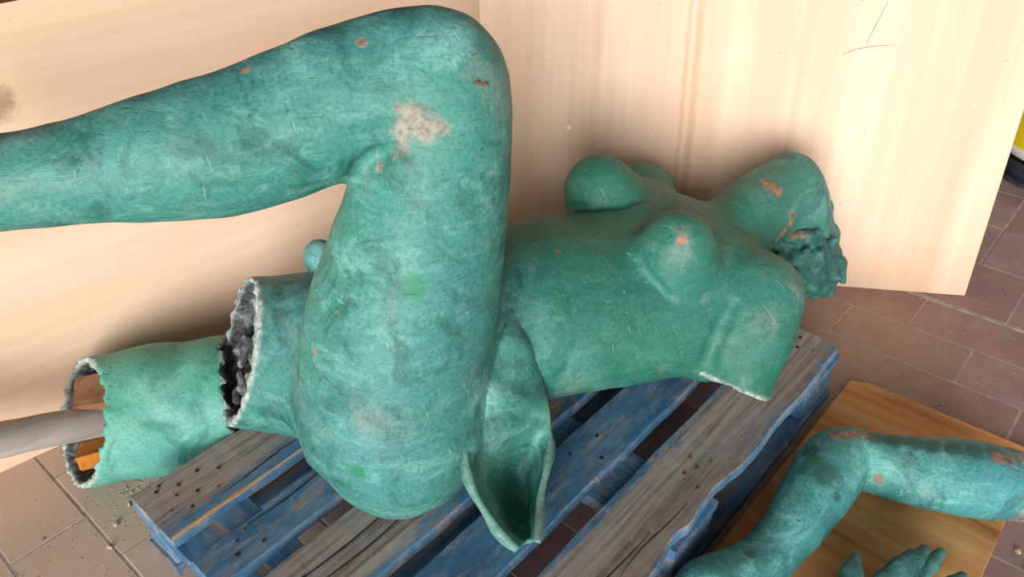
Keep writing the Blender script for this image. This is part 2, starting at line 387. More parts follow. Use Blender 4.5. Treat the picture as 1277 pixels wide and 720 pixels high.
SHAPES = [
["body","chain",[[[0.4,0.64,0.3],0.14],[[0.3606,0.704,0.281],0.135],[[0.3101,0.7707,0.2922],0.131],[[0.2427,0.8351,0.3094],0.133]],0.05,"u"],
["body","cut",[0.2713,0.8085,0.3051],[-0.7942,0.4359,0.4233],0.3,0.0022,1.5],
["body","chain",[[[0.2236,0.8347,0.3305],0.137],[[0.2991,0.7933,0.2903],0.124]],0.0,"s"],
["body","chain",[[[0.3047,0.825,0.2279],0.0132],[[0.2907,0.7983,0.2121],0.0078]],0.006,"u"],
["body","chain",[[[0.2532,0.8184,0.203],0.0132],[[0.2368,0.7982,0.206],0.0087]],0.006,"u"],
["body","chain",[[[0.3586,0.821,0.3821],0.0115],[[0.3584,0.8567,0.3706],0.004]],0.006,"u"],
["body","chain",[[[0.319,0.8591,0.2657],0.0137],[[0.2885,0.8543,0.2312],0.0102]],0.006,"u"],
["body","chain",[[[0.3084,0.8707,0.2282],0.0192],[[0.2924,0.8684,0.2237],0.0057]],0.006,"u"],
["body","chain",[[[0.3308,0.7603,0.3491],0.018],[[0.3543,0.7912,0.3532],0.0093]],0.006,"u"],
["body","chain",[[[0.3469,0.7842,0.3843],0.0092],[[0.3505,0.8276,0.3849],0.0108]],0.006,"u"],
["body","chain",[[[0.2475,0.7241,0.2864],0.0185],[[0.2612,0.7135,0.3201],0.0062]],0.006,"u"],
["body","chain",[[[0.3086,0.7349,0.3457],0.017],[[0.3231,0.7439,0.3528],0.01]],0.006,"u"],
["body","chain",[[[0.2986,0.7236,0.3771],0.0196],[[0.3291,0.7496,0.396],0.009]],0.006,"u"],
["body","chain",[[[0.3341,0.7316,0.3805],0.0124],[[0.3644,0.7602,0.3883],0.0047]],0.006,"u"],
["body","chain",[[[0.2837,0.7858,0.2234],0.0139],[[0.2788,0.7717,0.2262],0.0108]],0.006,"u"],
["body","chain",[[[0.3265,0.8852,0.2624],0.0086],[[0.3011,0.8859,0.2403],0.0094]],0.006,"u"],
["body","chain",[[[0.2564,0.7144,0.2636],0.0147],[[0.2611,0.7022,0.2984],0.0056]],0.006,"u"],
["body","chain",[[[0.2893,0.7414,0.3154],0.0127],[[0.2968,0.7566,0.3451],0.0042]],0.006,"u"],
["body","chain",[[[0.3038,0.7355,0.3241],0.0189],[[0.3181,0.7479,0.3413],0.0071]],0.006,"u"],
["body","chain",[[[0.2575,0.7348,0.2625],0.0191],[[0.2549,0.7308,0.2769],0.0085]],0.006,"u"],
["body","chain",[[[0.3771,0.8149,0.3704],0.0178],[[0.3742,0.855,0.3575],0.006]],0.006,"u"],
["body","chain",[[[0.2686,0.7316,0.3258],0.0154],[[0.2871,0.7388,0.352],0.0087]],0.006,"u"],
["body","chain",[[[0.2748,0.839,0.2239],0.01],[[0.2587,0.8063,0.21],0.0081]],0.006,"u"],
["body","chain",[[[0.2418,0.7138,0.2923],0.0109],[[0.2341,0.7179,0.3161],0.0052]],0.006,"u"],
["body","chain",[[[0.2432,0.7644,0.2454],0.0095],[[0.2264,0.7482,0.2732],0.0073]],0.006,"u"],
["body","chain",[[[0.3382,0.7781,0.3912],0.0186],[[0.3405,0.7948,0.3927],0.0044]],0.006,"u"],
["body","chain",[[[0.3011,0.761,0.3446],0.0081],[[0.3242,0.7977,0.3648],0.0045]],0.006,"u"],
["body","chain",[[[0.2389,0.704,0.2992],0.0112],[[0.252,0.6996,0.3333],0.0096]],0.006,"u"],
["body","chain",[[[0.2455,0.7507,0.251],0.0142],[[0.2357,0.7367,0.2789],0.0053]],0.006,"u"],
["body","tube",[[[1.0078,0.1188,0.3285],0.0735],[[0.9644,0.0991,0.2813],0.0699],[[0.9165,0.0899,0.2306],0.0619],[[0.8536,0.0794,0.1456],0.059]],0.01,"u"],
["body","cut",[0.8889,0.0919,0.1948],[-0.5969,0.0009,-0.8023],0.13,0.0022,1.5],
["body","tube",[[[0.3574,0.4461,0.2905],0.1534],[[0.3795,0.4696,0.406],0.1489],[[0.4105,0.467,0.4884],0.1455],[[0.451,0.4595,0.5936],0.1309],[[0.486,0.4526,0.6935],0.112],[[0.5082,0.4516,0.7769],0.1017],[[0.5179,0.4598,0.8211],0.0945]],0.012,"u"],
["body","tube",[[[0.5255,0.4507,0.8377],0.081],[[0.499,0.4828,0.8408],0.0879],[[0.4235,0.5405,0.817],0.0937],[[0.3397,0.5874,0.7915],0.0952],[[0.248,0.635,0.7756],0.0901],[[0.1652,0.685,0.7715],0.0763],[[0.0861,0.7332,0.7696],0.063],[[0.011,0.7802,0.7707],0.0565],[[-0.0623,0.8238,0.7703],0.0481],[[-0.1151,0.864,0.7711],0.0466]],0.02,"u"],
["body","chain",[[[-0.1151,0.864,0.7711],0.0445],[[-0.1526,0.9068,0.7727],0.0435],[[-0.1393,0.9266,0.8408],0.0406],[[-0.1155,0.9408,0.9143],0.0259]],0.04,"u"],
["body","chain",[[[0.3429,0.4647,0.267],0.1427],[[0.3384,0.4463,0.2357],0.114]],0.05,"u"],
["body","ell",[0.41,0.62,0.3],[[0.8984,-0.4387,0.0209],[0.4371,0.8976,0.0568],[-0.0437,-0.0419,0.9982]],[0.16,0.2,0.145],0.06,"u"],
["body","ell",[0.56,0.52,0.3],[[0.8984,-0.4387,0.0209],[0.4371,0.8976,0.0568],[-0.0437,-0.0419,0.9982]],[0.2,0.185,0.14],0.08,"u"],
["body","ell",[0.73,0.445,0.312],[[0.8984,-0.4387,0.0209],[0.4371,0.8976,0.0568],[-0.0437,-0.0419,0.9982]],[0.2,0.195,0.16],0.08,"u"],
["body","ell",[0.92,0.345,0.3],[[0.9375,-0.3427,0.0605],[0.334,0.9348,0.1208],[-0.098,-0.0931,0.9908]],[0.24,0.215,0.15],0.08,"u"],
["body","ell",[1.0335,0.3048,0.2973],[[0.9375,-0.3427,0.0605],[0.334,0.9348,0.1208],[-0.098,-0.0931,0.9908]],[0.15,0.22,0.115],0.08,"u"],
["body","tube",[[[0.911,0.2755,0.3602],0.0786],[[0.8918,0.2547,0.4158],0.0652],[[0.885,0.2438,0.4678],0.0428]],0.04,"u"],
["body","tube",[[[1.0259,0.4879,0.3722],0.0737],[[1.0073,0.498,0.4146],0.0656],[[0.9936,0.5149,0.4514],0.0477]],0.04,"u"],
["body","chain",[[[1.0017,0.5036,0.4402],0.0427],[[1.0945,0.4456,0.3687],0.0391]],0.04,"u"],
["body","chain",[[[0.9864,0.2045,0.2934],0.1],[[1.0147,0.1226,0.3307],0.069]],0.03,"u"],
["body","chain",[[[1.0572,0.4323,0.3218],0.1],[[1.185,0.5164,0.3406],0.068],[[1.2142,0.5524,0.2491],0.0673]],0.05,"u"],
["body","tube",[[[1.0804,0.2877,0.3004],0.085],[[1.1955,0.2651,0.3533],0.0628],[[1.2871,0.2592,0.357],0.0665],[[1.3857,0.2457,0.3606],0.0665]],0.04,"u"],
["body","ell",[1.3853,0.2309,0.3024],0,[0.085,0.085,0.1],0.04,"u"],
["body","ell",[1.3855,0.1945,0.2239],0,[0.088,0.088,0.09],0.04,"u"],
["body","ell",[1.4009,0.2556,0.3862],0,[0.045,0.045,0.05],0.045,"u"],
["body","ell",[1.4978,0.236,0.3299],0,[0.026,0.026,0.018],0.012,"u"],
["body","ell",[1.5071,0.2,0.2701],0,[0.024,0.022,0.034],0.014,"u"],
["body","ell",[1.469,0.1682,0.2342],0,[0.03,0.03,0.03],0.02,"u"],
["body","ell",[0.4422,0.741,0.4548],0,[0.031,0.031,0.034],0.015,"u"],
["hair","ell",[1.3558,0.1734,0.2159],0,[0.092,0.09,0.08],0.03,"u"],
["hair","chain",[[[1.3433,0.1133,0.2383],0.0143],[[1.3528,0.1031,0.247],0.0086]],0.006,"u"],
["hair","chain",[[[1.3365,0.1388,0.2821],0.0163],[[1.3224,0.1495,0.2792],0.0098]],0.006,"u"],
["hair","chain",[[[1.2627,0.1458,0.2245],0.0168],[[1.2708,0.1696,0.2261],0.0101]],0.006,"u"],
["hair","chain",[[[1.2575,0.1817,0.2394],0.0147],[[1.256,0.1602,0.2427],0.0088]],0.006,"u"],
["hair","chain",[[[1.2761,0.1494,0.2605],0.0124],[[1.2766,0.1321,0.2635],0.0075]],0.006,"u"],
["hair","chain",[[[1.2775,0.1429,0.2403],0.0119],[[1.2775,0.1586,0.2256],0.0071]],0.006,"u"],
["hair","chain",[[[1.265,0.1417,0.2421],0.0148],[[1.281,0.1509,0.2489],0.0089]],0.006,"u"],
["hair","chain",[[[1.2603,0.1847,0.2592],0.0115],[[1.2805,0.1944,0.2575],0.0069]],0.006,"u"],
["hair","chain",[[[1.3359,0.1223,0.258],0.0164],[[1.3504,0.1117,0.2604],0.0098]],0.006,"u"],
["hair","chain",[[[1.3249,0.13,0.2762],0.0168],[[1.3229,0.1419,0.2905],0.0101]],0.006,"u"],
["hair","chain",[[[1.3309,0.1179,0.2603],0.0108],[[1.326,0.1085,0.2536],0.0065]],0.006,"u"],
["hair","chain",[[[1.2955,0.0958,0.2089],0.0155],[[1.312,0.0901,0.2123],0.0093]],0.006,"u"],
["hair","chain",[[[1.2538,0.175,0.2595],0.0137],[[1.2493,0.1779,0.2432],0.0082]],0.006,"u"],
["hair","chain",[[[1.2641,0.1616,0.2608],0.014],[[1.2551,0.1678,0.249],0.0084]],0.006,"u"],
["hair","chain",[[[1.2682,0.2103,0.2801],0.0134],[[1.256,0.2134,0.2974],0.008]],0.006,"u"],
["hair","chain",[[[1.2939,0.1337,0.2588],0.0165],[[1.2816,0.1431,0.2486],0.0099]],0.006,"u"],
["hair","chain",[[[1.283,0.2137,0.2832],0.0153],[[1.2851,0.225,0.2956],0.0092]],0.006,"u"],
["hair","chain",[[[1.2487,0.1489,0.2381],0.012],[[1.2505,0.1538,0.2507],0.0072]],0.006,"u"],
["hair","chain",[[[1.317,0.1013,0.2111],0.0101],[[1.3032,0.0993,0.2096],0.006]],0.006,"u"],
["hair","chain",[[[1.2697,0.1631,0.2497],0.0152],[[1.2722,0.1771,0.2593],0.0091]],0.006,"u"],
["hair","chain",[[[1.2707,0.1405,0.2466],0.0163],[[1.2962,0.1449,0.245],0.0098]],0.006,"u"],
["hair","chain",[[[1.3271,0.1268,0.2648],0.0104],[[1.33,0.128,0.2488],0.0063]],0.006,"u"],
["hair","chain",[[[1.2649,0.179,0.2478],0.0149],[[1.2832,0.1736,0.2386],0.009]],0.006,"u"],
["hair","chain",[[[1.2522,0.1482,0.2348],0.0154],[[1.2561,0.1314,0.2312],0.0092]],0.006,"u"],
["hair","chain",[[[1.3183,0.1029,0.228],0.0155],[[1.3086,0.1086,0.2142],0.0093]],0.006,"u"],
["hair","chain",[[[1.327,0.1183,0.259],0.012],[[1.3248,0.1281,0.2676],0.0072]],0.006,"u"],
["hair","chain",[[[1.2864,0.1093,0.2146],0.0168],[[1.2849,0.1032,0.196],0.0101]],0.006,"u"],
["hair","chain",[[[1.3546,0.1103,0.2373],0.0168],[[1.3596,0.09,0.2462],0.0101]],0.006,"u"],
["hair","chain",[[[1.327,0.1276,0.2728],0.0103],[[1.3419,0.1304,0.2736],0.0062]],0.006,"u"],
["hair","chain",[[[1.3267,0.1442,0.2923],0.0163],[[1.3253,0.1432,0.3154],0.0098]],0.006,"u"],
["hair","chain",[[[1.2631,0.123,0.2188],0.0157],[[1.2559,0.1284,0.2019],0.0094]],0.006,"u"],
["hair","chain",[[[1.338,0.1349,0.2756],0.0164],[[1.3307,0.1527,0.2712],0.0098]],0.006,"u"],
["hair","chain",[[[1.2698,0.1049,0.2138],0.012],[[1.2792,0.1018,0.1982],0.0072]],0.006,"u"],
["hair","chain",[[[1.2567,0.1788,0.2621],0.012],[[1.2535,0.1703,0.2524],0.0072]],0.006,"u"],
["hair","chain",[[[1.3247,0.1304,0.2619],0.0166],[[1.3187,0.1497,0.2553],0.01]],0.006,"u"],
["hair","chain",[[[1.33,0.0971,0.2213],0.0166],[[1.3269,0.1187,0.2093],0.0099]],0.006,"u"],
["hair","chain",[[[1.2712,0.1859,0.2836],0.0114],[[1.2664,0.1938,0.2719],0.0068]],0.006,"u"],
["hair","chain",[[[1.2851,0.1858,0.3093],0.0112],[[1.2773,0.1725,0.3057],0.0067]],0.006,"u"],
["hair","chain",[[[1.3529,0.1122,0.2482],0.0133],[[1.3514,0.1301,0.2362],0.008]],0.006,"u"],
["hair","chain",[[[1.2661,0.2093,0.2582],0.0151],[[1.2429,0.1978,0.2573],0.0091]],0.006,"u"],
["hair","chain",[[[1.2716,0.2066,0.2778],0.0152],[[1.2757,0.2087,0.2543],0.0091]],0.006,"u"],
["hair","chain",[[[1.2671,0.1606,0.2715],0.0163],[[1.2825,0.1561,0.2516],0.0098]],0.006,"u"],
["hair","chain",[[[1.2815,0.1105,0.2155],0.0123],[[1.2873,0.1067,0.2],0.0074]],0.006,"u"],
["hair","chain",[[[1.3045,0.1219,0.2385],0.0117],[[1.2847,0.1122,0.2395],0.007]],0.006,"u"],
["hair","chain",[[[1.2887,0.1838,0.2848],0.0151],[[1.2867,0.2042,0.2727],0.0091]],0.006,"u"],
["hair","chain",[[[1.2904,0.1065,0.2148],0.0167],[[1.2814,0.0978,0.2012],0.01]],0.006,"u"],
["hair","chain",[[[1.2676,0.1084,0.2131],0.0134],[[1.2887,0.1094,0.209],0.008]],0.006,"u"],
["hair","chain",[[[1.3027,0.1628,0.2845],0.0131],[[1.2843,0.1649,0.2969],0.0078]],0.006,"u"],
["hair","chain",[[[1.2626,0.1456,0.2263],0.0148],[[1.2649,0.1256,0.2343],0.0089]],0.006,"u"],
["hair","chain",[[[1.2546,0.1313,0.2253],0.012],[[1.2494,0.1307,0.2126],0.0072]],0.006,"u"],
["hair","chain",[[[1.2963,0.1248,0.2533],0.011],[[1.2862,0.1173,0.2474],0.0066]],0.006,"u"],
["hair","chain",[[[1.3022,0.1209,0.2578],0.0164],[[1.2818,0.1137,0.2523],0.0098]],0.006,"u"],
["hair","chain",[[[1.3273,0.1043,0.2355],0.0131],[[1.336,0.1017,0.2469],0.0078]],0.006,"u"],
["hair","chain",[[[1.2684,0.1451,0.2627],0.011],[[1.2817,0.1565,0.2652],0.0066]],0.006,"u"],
["hair","chain",[[[1.275,0.1569,0.2566],0.0149],[[1.2879,0.1761,0.2597],0.0089]],0.006,"u"],
["hair","chain",[[[1.2999,0.1238,0.243],0.0102],[[1.3145,0.1256,0.2256],0.0061]],0.006,"u"],
["hair","chain",[[[1.2732,0.2115,0.2684],0.0166],[[1.2544,0.2171,0.2669],0.0099]],0.006,"u"],
["hair","chain",[[[1.2482,0.1697,0.2454],0.0116],[[1.2404,0.1481,0.251],0.007]],0.006,"u"],
["hair","chain",[[[1.3109,0.1516,0.2819],0.0135],[[1.3251,0.1482,0.2867],0.0081]],0.006,"u"],
["hair","chain",[[[1.3006,0.1691,0.3045],0.0103],[[1.3192,0.1753,0.3017],0.0062]],0.006,"u"],
["hair","chain",[[[1.2778,0.1916,0.3054],0.016],[[1.2853,0.1835,0.2886],0.0096]],0.006,"u"],
["hair","chain",[[[1.3241,0.1332,0.275],0.0117],[[1.3231,0.1346,0.2592],0.007]],0.006,"u"],
["hair","chain",[[[1.3122,0.1221,0.249],0.0126],[[1.318,0.1086,0.2546],0.0076]],0.006,"u"],
["hair","chain",[[[1.3034,0.1552,0.2884],0.011],[[1.3076,0.143,0.289],0.0066]],0.006,"u"],
["hair","chain",[[[1.259,0.1581,0.2333],0.0115],[[1.2654,0.1475,0.2387],0.0069]],0.006,"u"],
["hair","chain",[[[1.3263,0.0987,0.215],0.0128],[[1.3413,0.094,0.2052],0.0077]],0.006,"u"],
["hair","chain",[[[1.2823,0.1899,0.2758],0.0144],[[1.272,0.1723,0.2717],0.0086]],0.006,"u"],
["hair","chain",[[[1.2932,0.1724,0.3092],0.016],[[1.2781,0.1793,0.303],0.0096]],0.006,"u"],
["hair","chain",[[[1.2783,0.1803,0.2805],0.016],[[1.2648,0.1918,0.2807],0.0096]],0.006,"u"],
["hair","chain",[[[1.296,0.138,0.2604],0.0107],[[1.3087,0.1371,0.2454],0.0064]],0.006,"u"],
["hair","chain",[[[1.3272,0.1179,0.2672],0.0147],[[1.3115,0.1245,0.2779],0.0088]],0.006,"u"],
["hair","chain",[[[1.2747,0.1934,0.2629],0.0149],[[1.2638,0.2019,0.2534],0.0089]],0.006,"u"],
["hair","chain",[[[1.2977,0.1353,0.2638],0.017],[[1.3045,0.1212,0.2805],0.0102]],0.006,"u"],
["hair","chain",[[[1.3109,0.1159,0.2353],0.0139],[[1.296,0.1227,0.237],0.0083]],0.006,"u"],
["hair","chain",[[[1.3038,0.148,0.2714],0.0126],[[1.3084,0.1356,0.2669],0.0075]],0.006,"u"],
["hair","chain",[[[1.2785,0.1944,0.2675],0.0163],[[1.2932,0.1934,0.2779],0.0098]],0.006,"u"],
["hair","chain",[[[1.2662,0.1275,0.2322],0.0108],[[1.2592,0.1266,0.2498],0.0065]],0.006,"u"],
["hair","chain",[[[1.2756,0.1493,0.2752],0.0134],[[1.2744,0.1401,0.2966],0.008]],0.006,"u"],
["hair","chain",[[[1.2718,0.2033,0.2525],0.0127],[[1.2757,0.1905,0.2653],0.0076]],0.006,"u"],
["hair","chain",[[[1.3018,0.1197,0.2561],0.0165],[[1.3014,0.1189,0.2346],0.0099]],0.006,"u"],
["hair","chain",[[[1.294,0.1355,0.2742],0.0106],[[1.2766,0.1352,0.2813],0.0063]],0.006,"u"],
["hair","chain",[[[1.2794,0.1239,0.2309],0.0159],[[1.2796,0.1462,0.2277],0.0095]],0.006,"u"],
["hair","chain",[[[1.3054,0.1162,0.2423],0.0102],[[1.3113,0.1199,0.224],0.0061]],0.006,"u"],
["hair","chain",[[[1.2772,0.1424,0.2491],0.0121],[[1.2637,0.1475,0.2574],0.0072]],0.006,"u"],
["hair","chain",[[[1.2968,0.0973,0.1991],0.0128],[[1.3071,0.1125,0.2029],0.0077]],0.006,"u"],
["hair","chain",[[[1.285,0.1577,0.2678],0.0108],[[1.2866,0.1609,0.2798],0.0065]],0.006,"u"],
["hair","chain",[[[1.2921,0.0917,0.2006],0.0107],[[1.2922,0.0894,0.1874],0.0064]],0.006,"u"],
["hair","chain",[[[1.2804,0.2073,0.2765],0.0136],[[1.2885,0.1987,0.2877],0.0082]],0.006,"u"],
["hair","chain",[[[1.3259,0.0948,0.2165],0.0145],[[1.3273,0.0746,0.2224],0.0087]],0.006,"u"],
["hair","chain",[[[1.3031,0.1567,0.2879],0.0152],[[1.3152,0.1452,0.287],0.0091]],0.006,"u"],
["hair","chain",[[[1.2935,0.1377,0.2581],0.0105],[[1.289,0.1262,0.2534],0.0063]],0.006,"u"],
["hair","chain",[[[1.2646,0.1852,0.257],0.0155],[[1.2478,0.1885,0.2764],0.0093]],0.006,"u"],
["hair","chain",[[[1.2734,0.2012,0.2941],0.0148],[[1.2571,0.2043,0.2896],0.0089]],0.006,"u"],
["hair","chain",[[[1.3073,0.1366,0.2697],0.0124],[[1.3069,0.1182,0.2822],0.0074]],0.006,"u"],
["hair","chain",[[[1.3016,0.1203,0.2338],0.0138],[[1.2956,0.1003,0.2331],0.0083]],0.006,"u"],
["hair","chain",[[[1.259,0.1651,0.2411],0.0107],[[1.2427,0.1553,0.2405],0.0064]],0.006,"u"],
["hair","chain",[[[1.324,0.1472,0.2985],0.0157],[[1.3065,0.1525,0.3138],0.0094]],0.006,"u"],
["hair","chain",[[[1.3152,0.1354,0.2702],0.0143],[[1.3327,0.1396,0.2752],0.0086]],0.006,"u"],
["hair","chain",[[[1.2832,0.1195,0.228],0.0147],[[1.2626,0.1226,0.2358],0.0088]],0.006,"u"],
["hair","chain",[[[1.3123,0.1489,0.2938],0.0108],[[1.299,0.1523,0.3029],0.0065]],0.006,"u"],
["hair","chain",[[[1.2924,0.1219,0.2418],0.0127],[[1.2824,0.1211,0.232],0.0076]],0.006,"u"],
["hair","chain",[[[1.2484,0.143,0.2383],0.0101],[[1.2424,0.1322,0.2338],0.006]],0.006,"u"],
["hair","chain",[[[1.3542,0.121,0.2728],0.0159],[[1.359,0.1128,0.2923],0.0095]],0.006,"u"],
["hair","chain",[[[1.2719,0.1654,0.2783],0.0125],[[1.272,0.1833,0.2647],0.0075]],0.006,"u"],
["hair","chain",[[[1.2525,0.1407,0.2429],0.0141],[[1.2471,0.1253,0.2365],0.0085]],0.006,"u"],
["hair","chain",[[[1.2801,0.1115,0.2071],0.0159],[[1.2986,0.1105,0.2121],0.0096]],0.006,"u"],
["hair","chain",[[[1.277,0.1996,0.2921],0.0127],[[1.2755,0.192,0.2804],0.0076]],0.006,"u"],
["hair","chain",[[[1.2676,0.1425,0.2472],0.0167],[[1.2838,0.1343,0.2513],0.01]],0.006,"u"],
["hair","chain",[[[1.2849,0.2209,0.272],0.0136],[[1.2894,0.2057,0.2716],0.0081]],0.006,"u"],
["hair","chain",[[[1.2804,0.1627,0.2765],0.011],[[1.2822,0.1766,0.2592],0.0066]],0.006,"u"],
["hair","chain",[[[1.2861,0.2002,0.2955],0.0153],[[1.2772,0.2059,0.3137],0.0092]],0.006,"u"],
["hair","chain",[[[1.307,0.1623,0.2935],0.0167],[[1.3094,0.1621,0.3147],0.01]],0.006,"u"],
["hair","chain",[[[1.2961,0.1459,0.2608],0.0141],[[1.3042,0.1666,0.2616],0.0085]],0.006,"u"],
["hair","chain",[[[1.2658,0.1976,0.2445],0.0109],[[1.2723,0.2054,0.252],0.0066]],0.006,"u"],
["hair","chain",[[[1.2932,0.1021,0.2109],0.0101],[[1.2976,0.1014,0.2219],0.0061]],0.006,"u"],
["hair","chain",[[[1.2575,0.1865,0.2386],0.0115],[[1.2611,0.1965,0.2177],0.0069]],0.006,"u"],
["hair","chain",[[[1.3065,0.1177,0.2339],0.0125],[[1.3208,0.113,0.2235],0.0075]],0.006,"u"],
["hair","chain",[[[1.2842,0.1626,0.2631],0.0136],[[1.3028,0.1678,0.2659],0.0082]],0.006,"u"],
["hair","chain",[[[1.3021,0.14,0.264],0.0137],[[1.3093,0.1459,0.2759],0.0082]],0.006,"u"],
["hair","chain",[[[1.3922,0.1353,0.2262],0.0224],[[1.4125,0.1087,0.2045],0.0188],[[1.4002,0.0867,0.1704],0.0094]],0.008,"u"],
["hair","chain",[[[1.3303,0.1369,0.1974],0.024],[[1.3551,0.1098,0.18],0.0204],[[1.3595,0.0946,0.1525],0.0112]],0.008,"u"],
["hair","chain",[[[1.2802,0.172,0.2308],0.0254],[[1.3058,0.1349,0.2046],0.0219],[[1.3093,0.1147,0.1713],0.0129]],0.008,"u"],
["hair","chain",[[[1.444,0.1444,0.2372],0.0171],[[1.4608,0.1631,0.2555],0.0134],[[1.4693,0.1651,0.2663],0.0076]],0.008,"u"],
["hair","chain",[[[1.3524,0.1358,0.2196],0.0259],[[1.3732,0.1006,0.1901],0.0167]],0.008,"u"],
["hair","chain",[[[1.2699,0.1978,0.2623],0.0217],[[1.2696,0.1558,0.2214],0.0217],[[1.2794,0.1271,0.1867],0.0145]],0.008,"u"],
["frag","chain",[[[-0.0616,1.1224,0.1382],0.125],[[0.0392,1.0574,0.135],0.125],[[0.1489,0.9866,0.1315],0.131],[[0.2586,0.9157,0.128],0.124],[[0.3426,0.8615,0.1253],0.12]],0.02,"u"],
["frag","chain",[[[-0.2128,1.22,0.143],0.116],[[0.0392,1.0574,0.135],0.116],[[0.1489,0.9866,0.1315],0.122],[[0.2586,0.9157,0.128],0.115],[[0.5105,0.7531,0.12],0.111]],0.0,"s"],
["frag","cut",[0.0317,1.0859,0.1286],[-0.8761,0.1763,0.4487],0.25,0.002,1.6],
["frag","cut",[0.2771,0.9038,0.1274],[0.8398,-0.5422,-0.0268],0.25,0.004,1.0],
["arm","tube",[[[1.1212,-0.4354,0.0785],0.0645],[[1.1016,-0.3873,0.0777],0.0637],[[1.0452,-0.3054,0.0826],0.0686],[[1.0136,-0.2311,0.0762],0.0622],[[0.9946,-0.1644,0.0697],0.0557],[[0.9781,-0.1246,0.067],0.053],[[0.9625,-0.1079,0.064],0.05]],0.01,"u"],
["arm","tube",[[[0.9911,-0.1231,0.0643],0.0503],[[0.9443,-0.1093,0.0712],0.0572],[[0.8806,-0.1097,0.0727],0.0587],[[0.7955,-0.1106,0.0664],0.0524],[[0.7114,-0.1066,0.0564],0.0424],[[0.6508,-0.1002,0.0513],0.0373],[[0.6025,-0.0956,0.0506],0.0366]],0.014,"u"],
["arm","ell",[1.0095,-0.0831,0.0495],0,[0.032,0.032,0.03],0.02,"u"],
["arm","chain",[[[0.6397,-0.0982,0.0525],0.0385],[[0.5941,-0.0838,0.06],0.046],[[0.5408,-0.0678,0.067],0.053],[[0.4723,-0.0567,0.063],0.049]],0.03,"u"],
["arm","chain",[[[0.5589,-0.0367,0.075],0.0202],[[0.5207,-0.0275,0.06],0.0187],[[0.4944,-0.0381,0.04],0.0173],[[0.4883,-0.0657,0.03],0.0145]],0.006,"u"],
["arm","chain",[[[0.5234,-0.0395,0.075],0.0199],[[0.4795,-0.0224,0.06],0.0184],[[0.4555,-0.0365,0.04],0.017],[[0.4516,-0.0655,0.03],0.0142]],0.006,"u"],
["arm","chain",[[[0.4871,-0.0464,0.075],0.0195],[[0.445,-0.0216,0.06],0.0181],[[0.4269,-0.035,0.04],0.0167],[[0.4259,-0.0666,0.03],0.014]],0.006,"u"],
["arm","chain",[[[0.4591,-0.0635,0.075],0.0191],[[0.424,-0.0501,0.06],0.0177],[[0.4123,-0.0594,0.04],0.0165],[[0.4171,-0.0867,0.03],0.0139]],0.006,"u"],
["arm","chain",[[[0.5412,-0.0921,0.05],0.0211],[[0.5014,-0.1228,0.04],0.018],[[0.4611,-0.1182,0.03],0.014]],0.01,"u"],
["arm","cut",[1.083,-0.3935,0.0814],[0.669,-0.7237,-0.1694],0.14,0.004,1.0],
["hand","chain",[[[0.4059,-0.3152,0.054],0.04],[[0.5126,-0.2865,0.0545],0.0405],[[0.5719,-0.2801,0.0546],0.0406]],0.03,"u"],
["hand","chain",[[[0.6048,-0.2791,0.055],0.0426],[[0.6968,-0.276,0.05],0.0394]],0.03,"u"],
["hand","chain",[[[0.6428,-0.2777,0.05],0.0384],[[0.7438,-0.2924,0.045],0.0347]],0.03,"u"],
["hand","chain",[[[0.628,-0.2974,0.045],0.0353],[[0.7352,-0.3226,0.04],0.0316]],0.03,"u"],
["hand","chain",[[[0.6216,-0.2715,0.07],0.0277],[[0.6635,-0.2436,0.09],0.0193],[[0.7027,-0.2321,0.1],0.0151],[[0.7311,-0.2262,0.105],0.01]],0.015,"u"],
["hand","chain",[[[0.7067,-0.2741,0.07],0.0183],[[0.7335,-0.2735,0.085],0.0145],[[0.7733,-0.2834,0.092],0.0126],[[0.8072,-0.2919,0.094],0.0087]],0.006,"u"],
["hand","chain",[[[0.7372,-0.2885,0.06],0.0185],[[0.771,-0.2937,0.08],0.0153],[[0.8031,-0.3021,0.09],0.0134],[[0.8307,-0.3063,0.093],0.0095]],0.006,"u"],
["hand","chain",[[[0.7549,-0.3107,0.05],0.0186],[[0.7944,-0.314,0.06],0.0148],[[0.8348,-0.3225,0.066],0.0129],[[0.8648,-0.328,0.068],0.0089]],0.006,"u"],
["hand","chain",[[[0.748,-0.331,0.04],0.0171],[[0.7951,-0.346,0.045],0.014],[[0.8331,-0.3614,0.048],0.0121],[[0.857,-0.3702,0.05],0.0088]],0.006,"u"]]
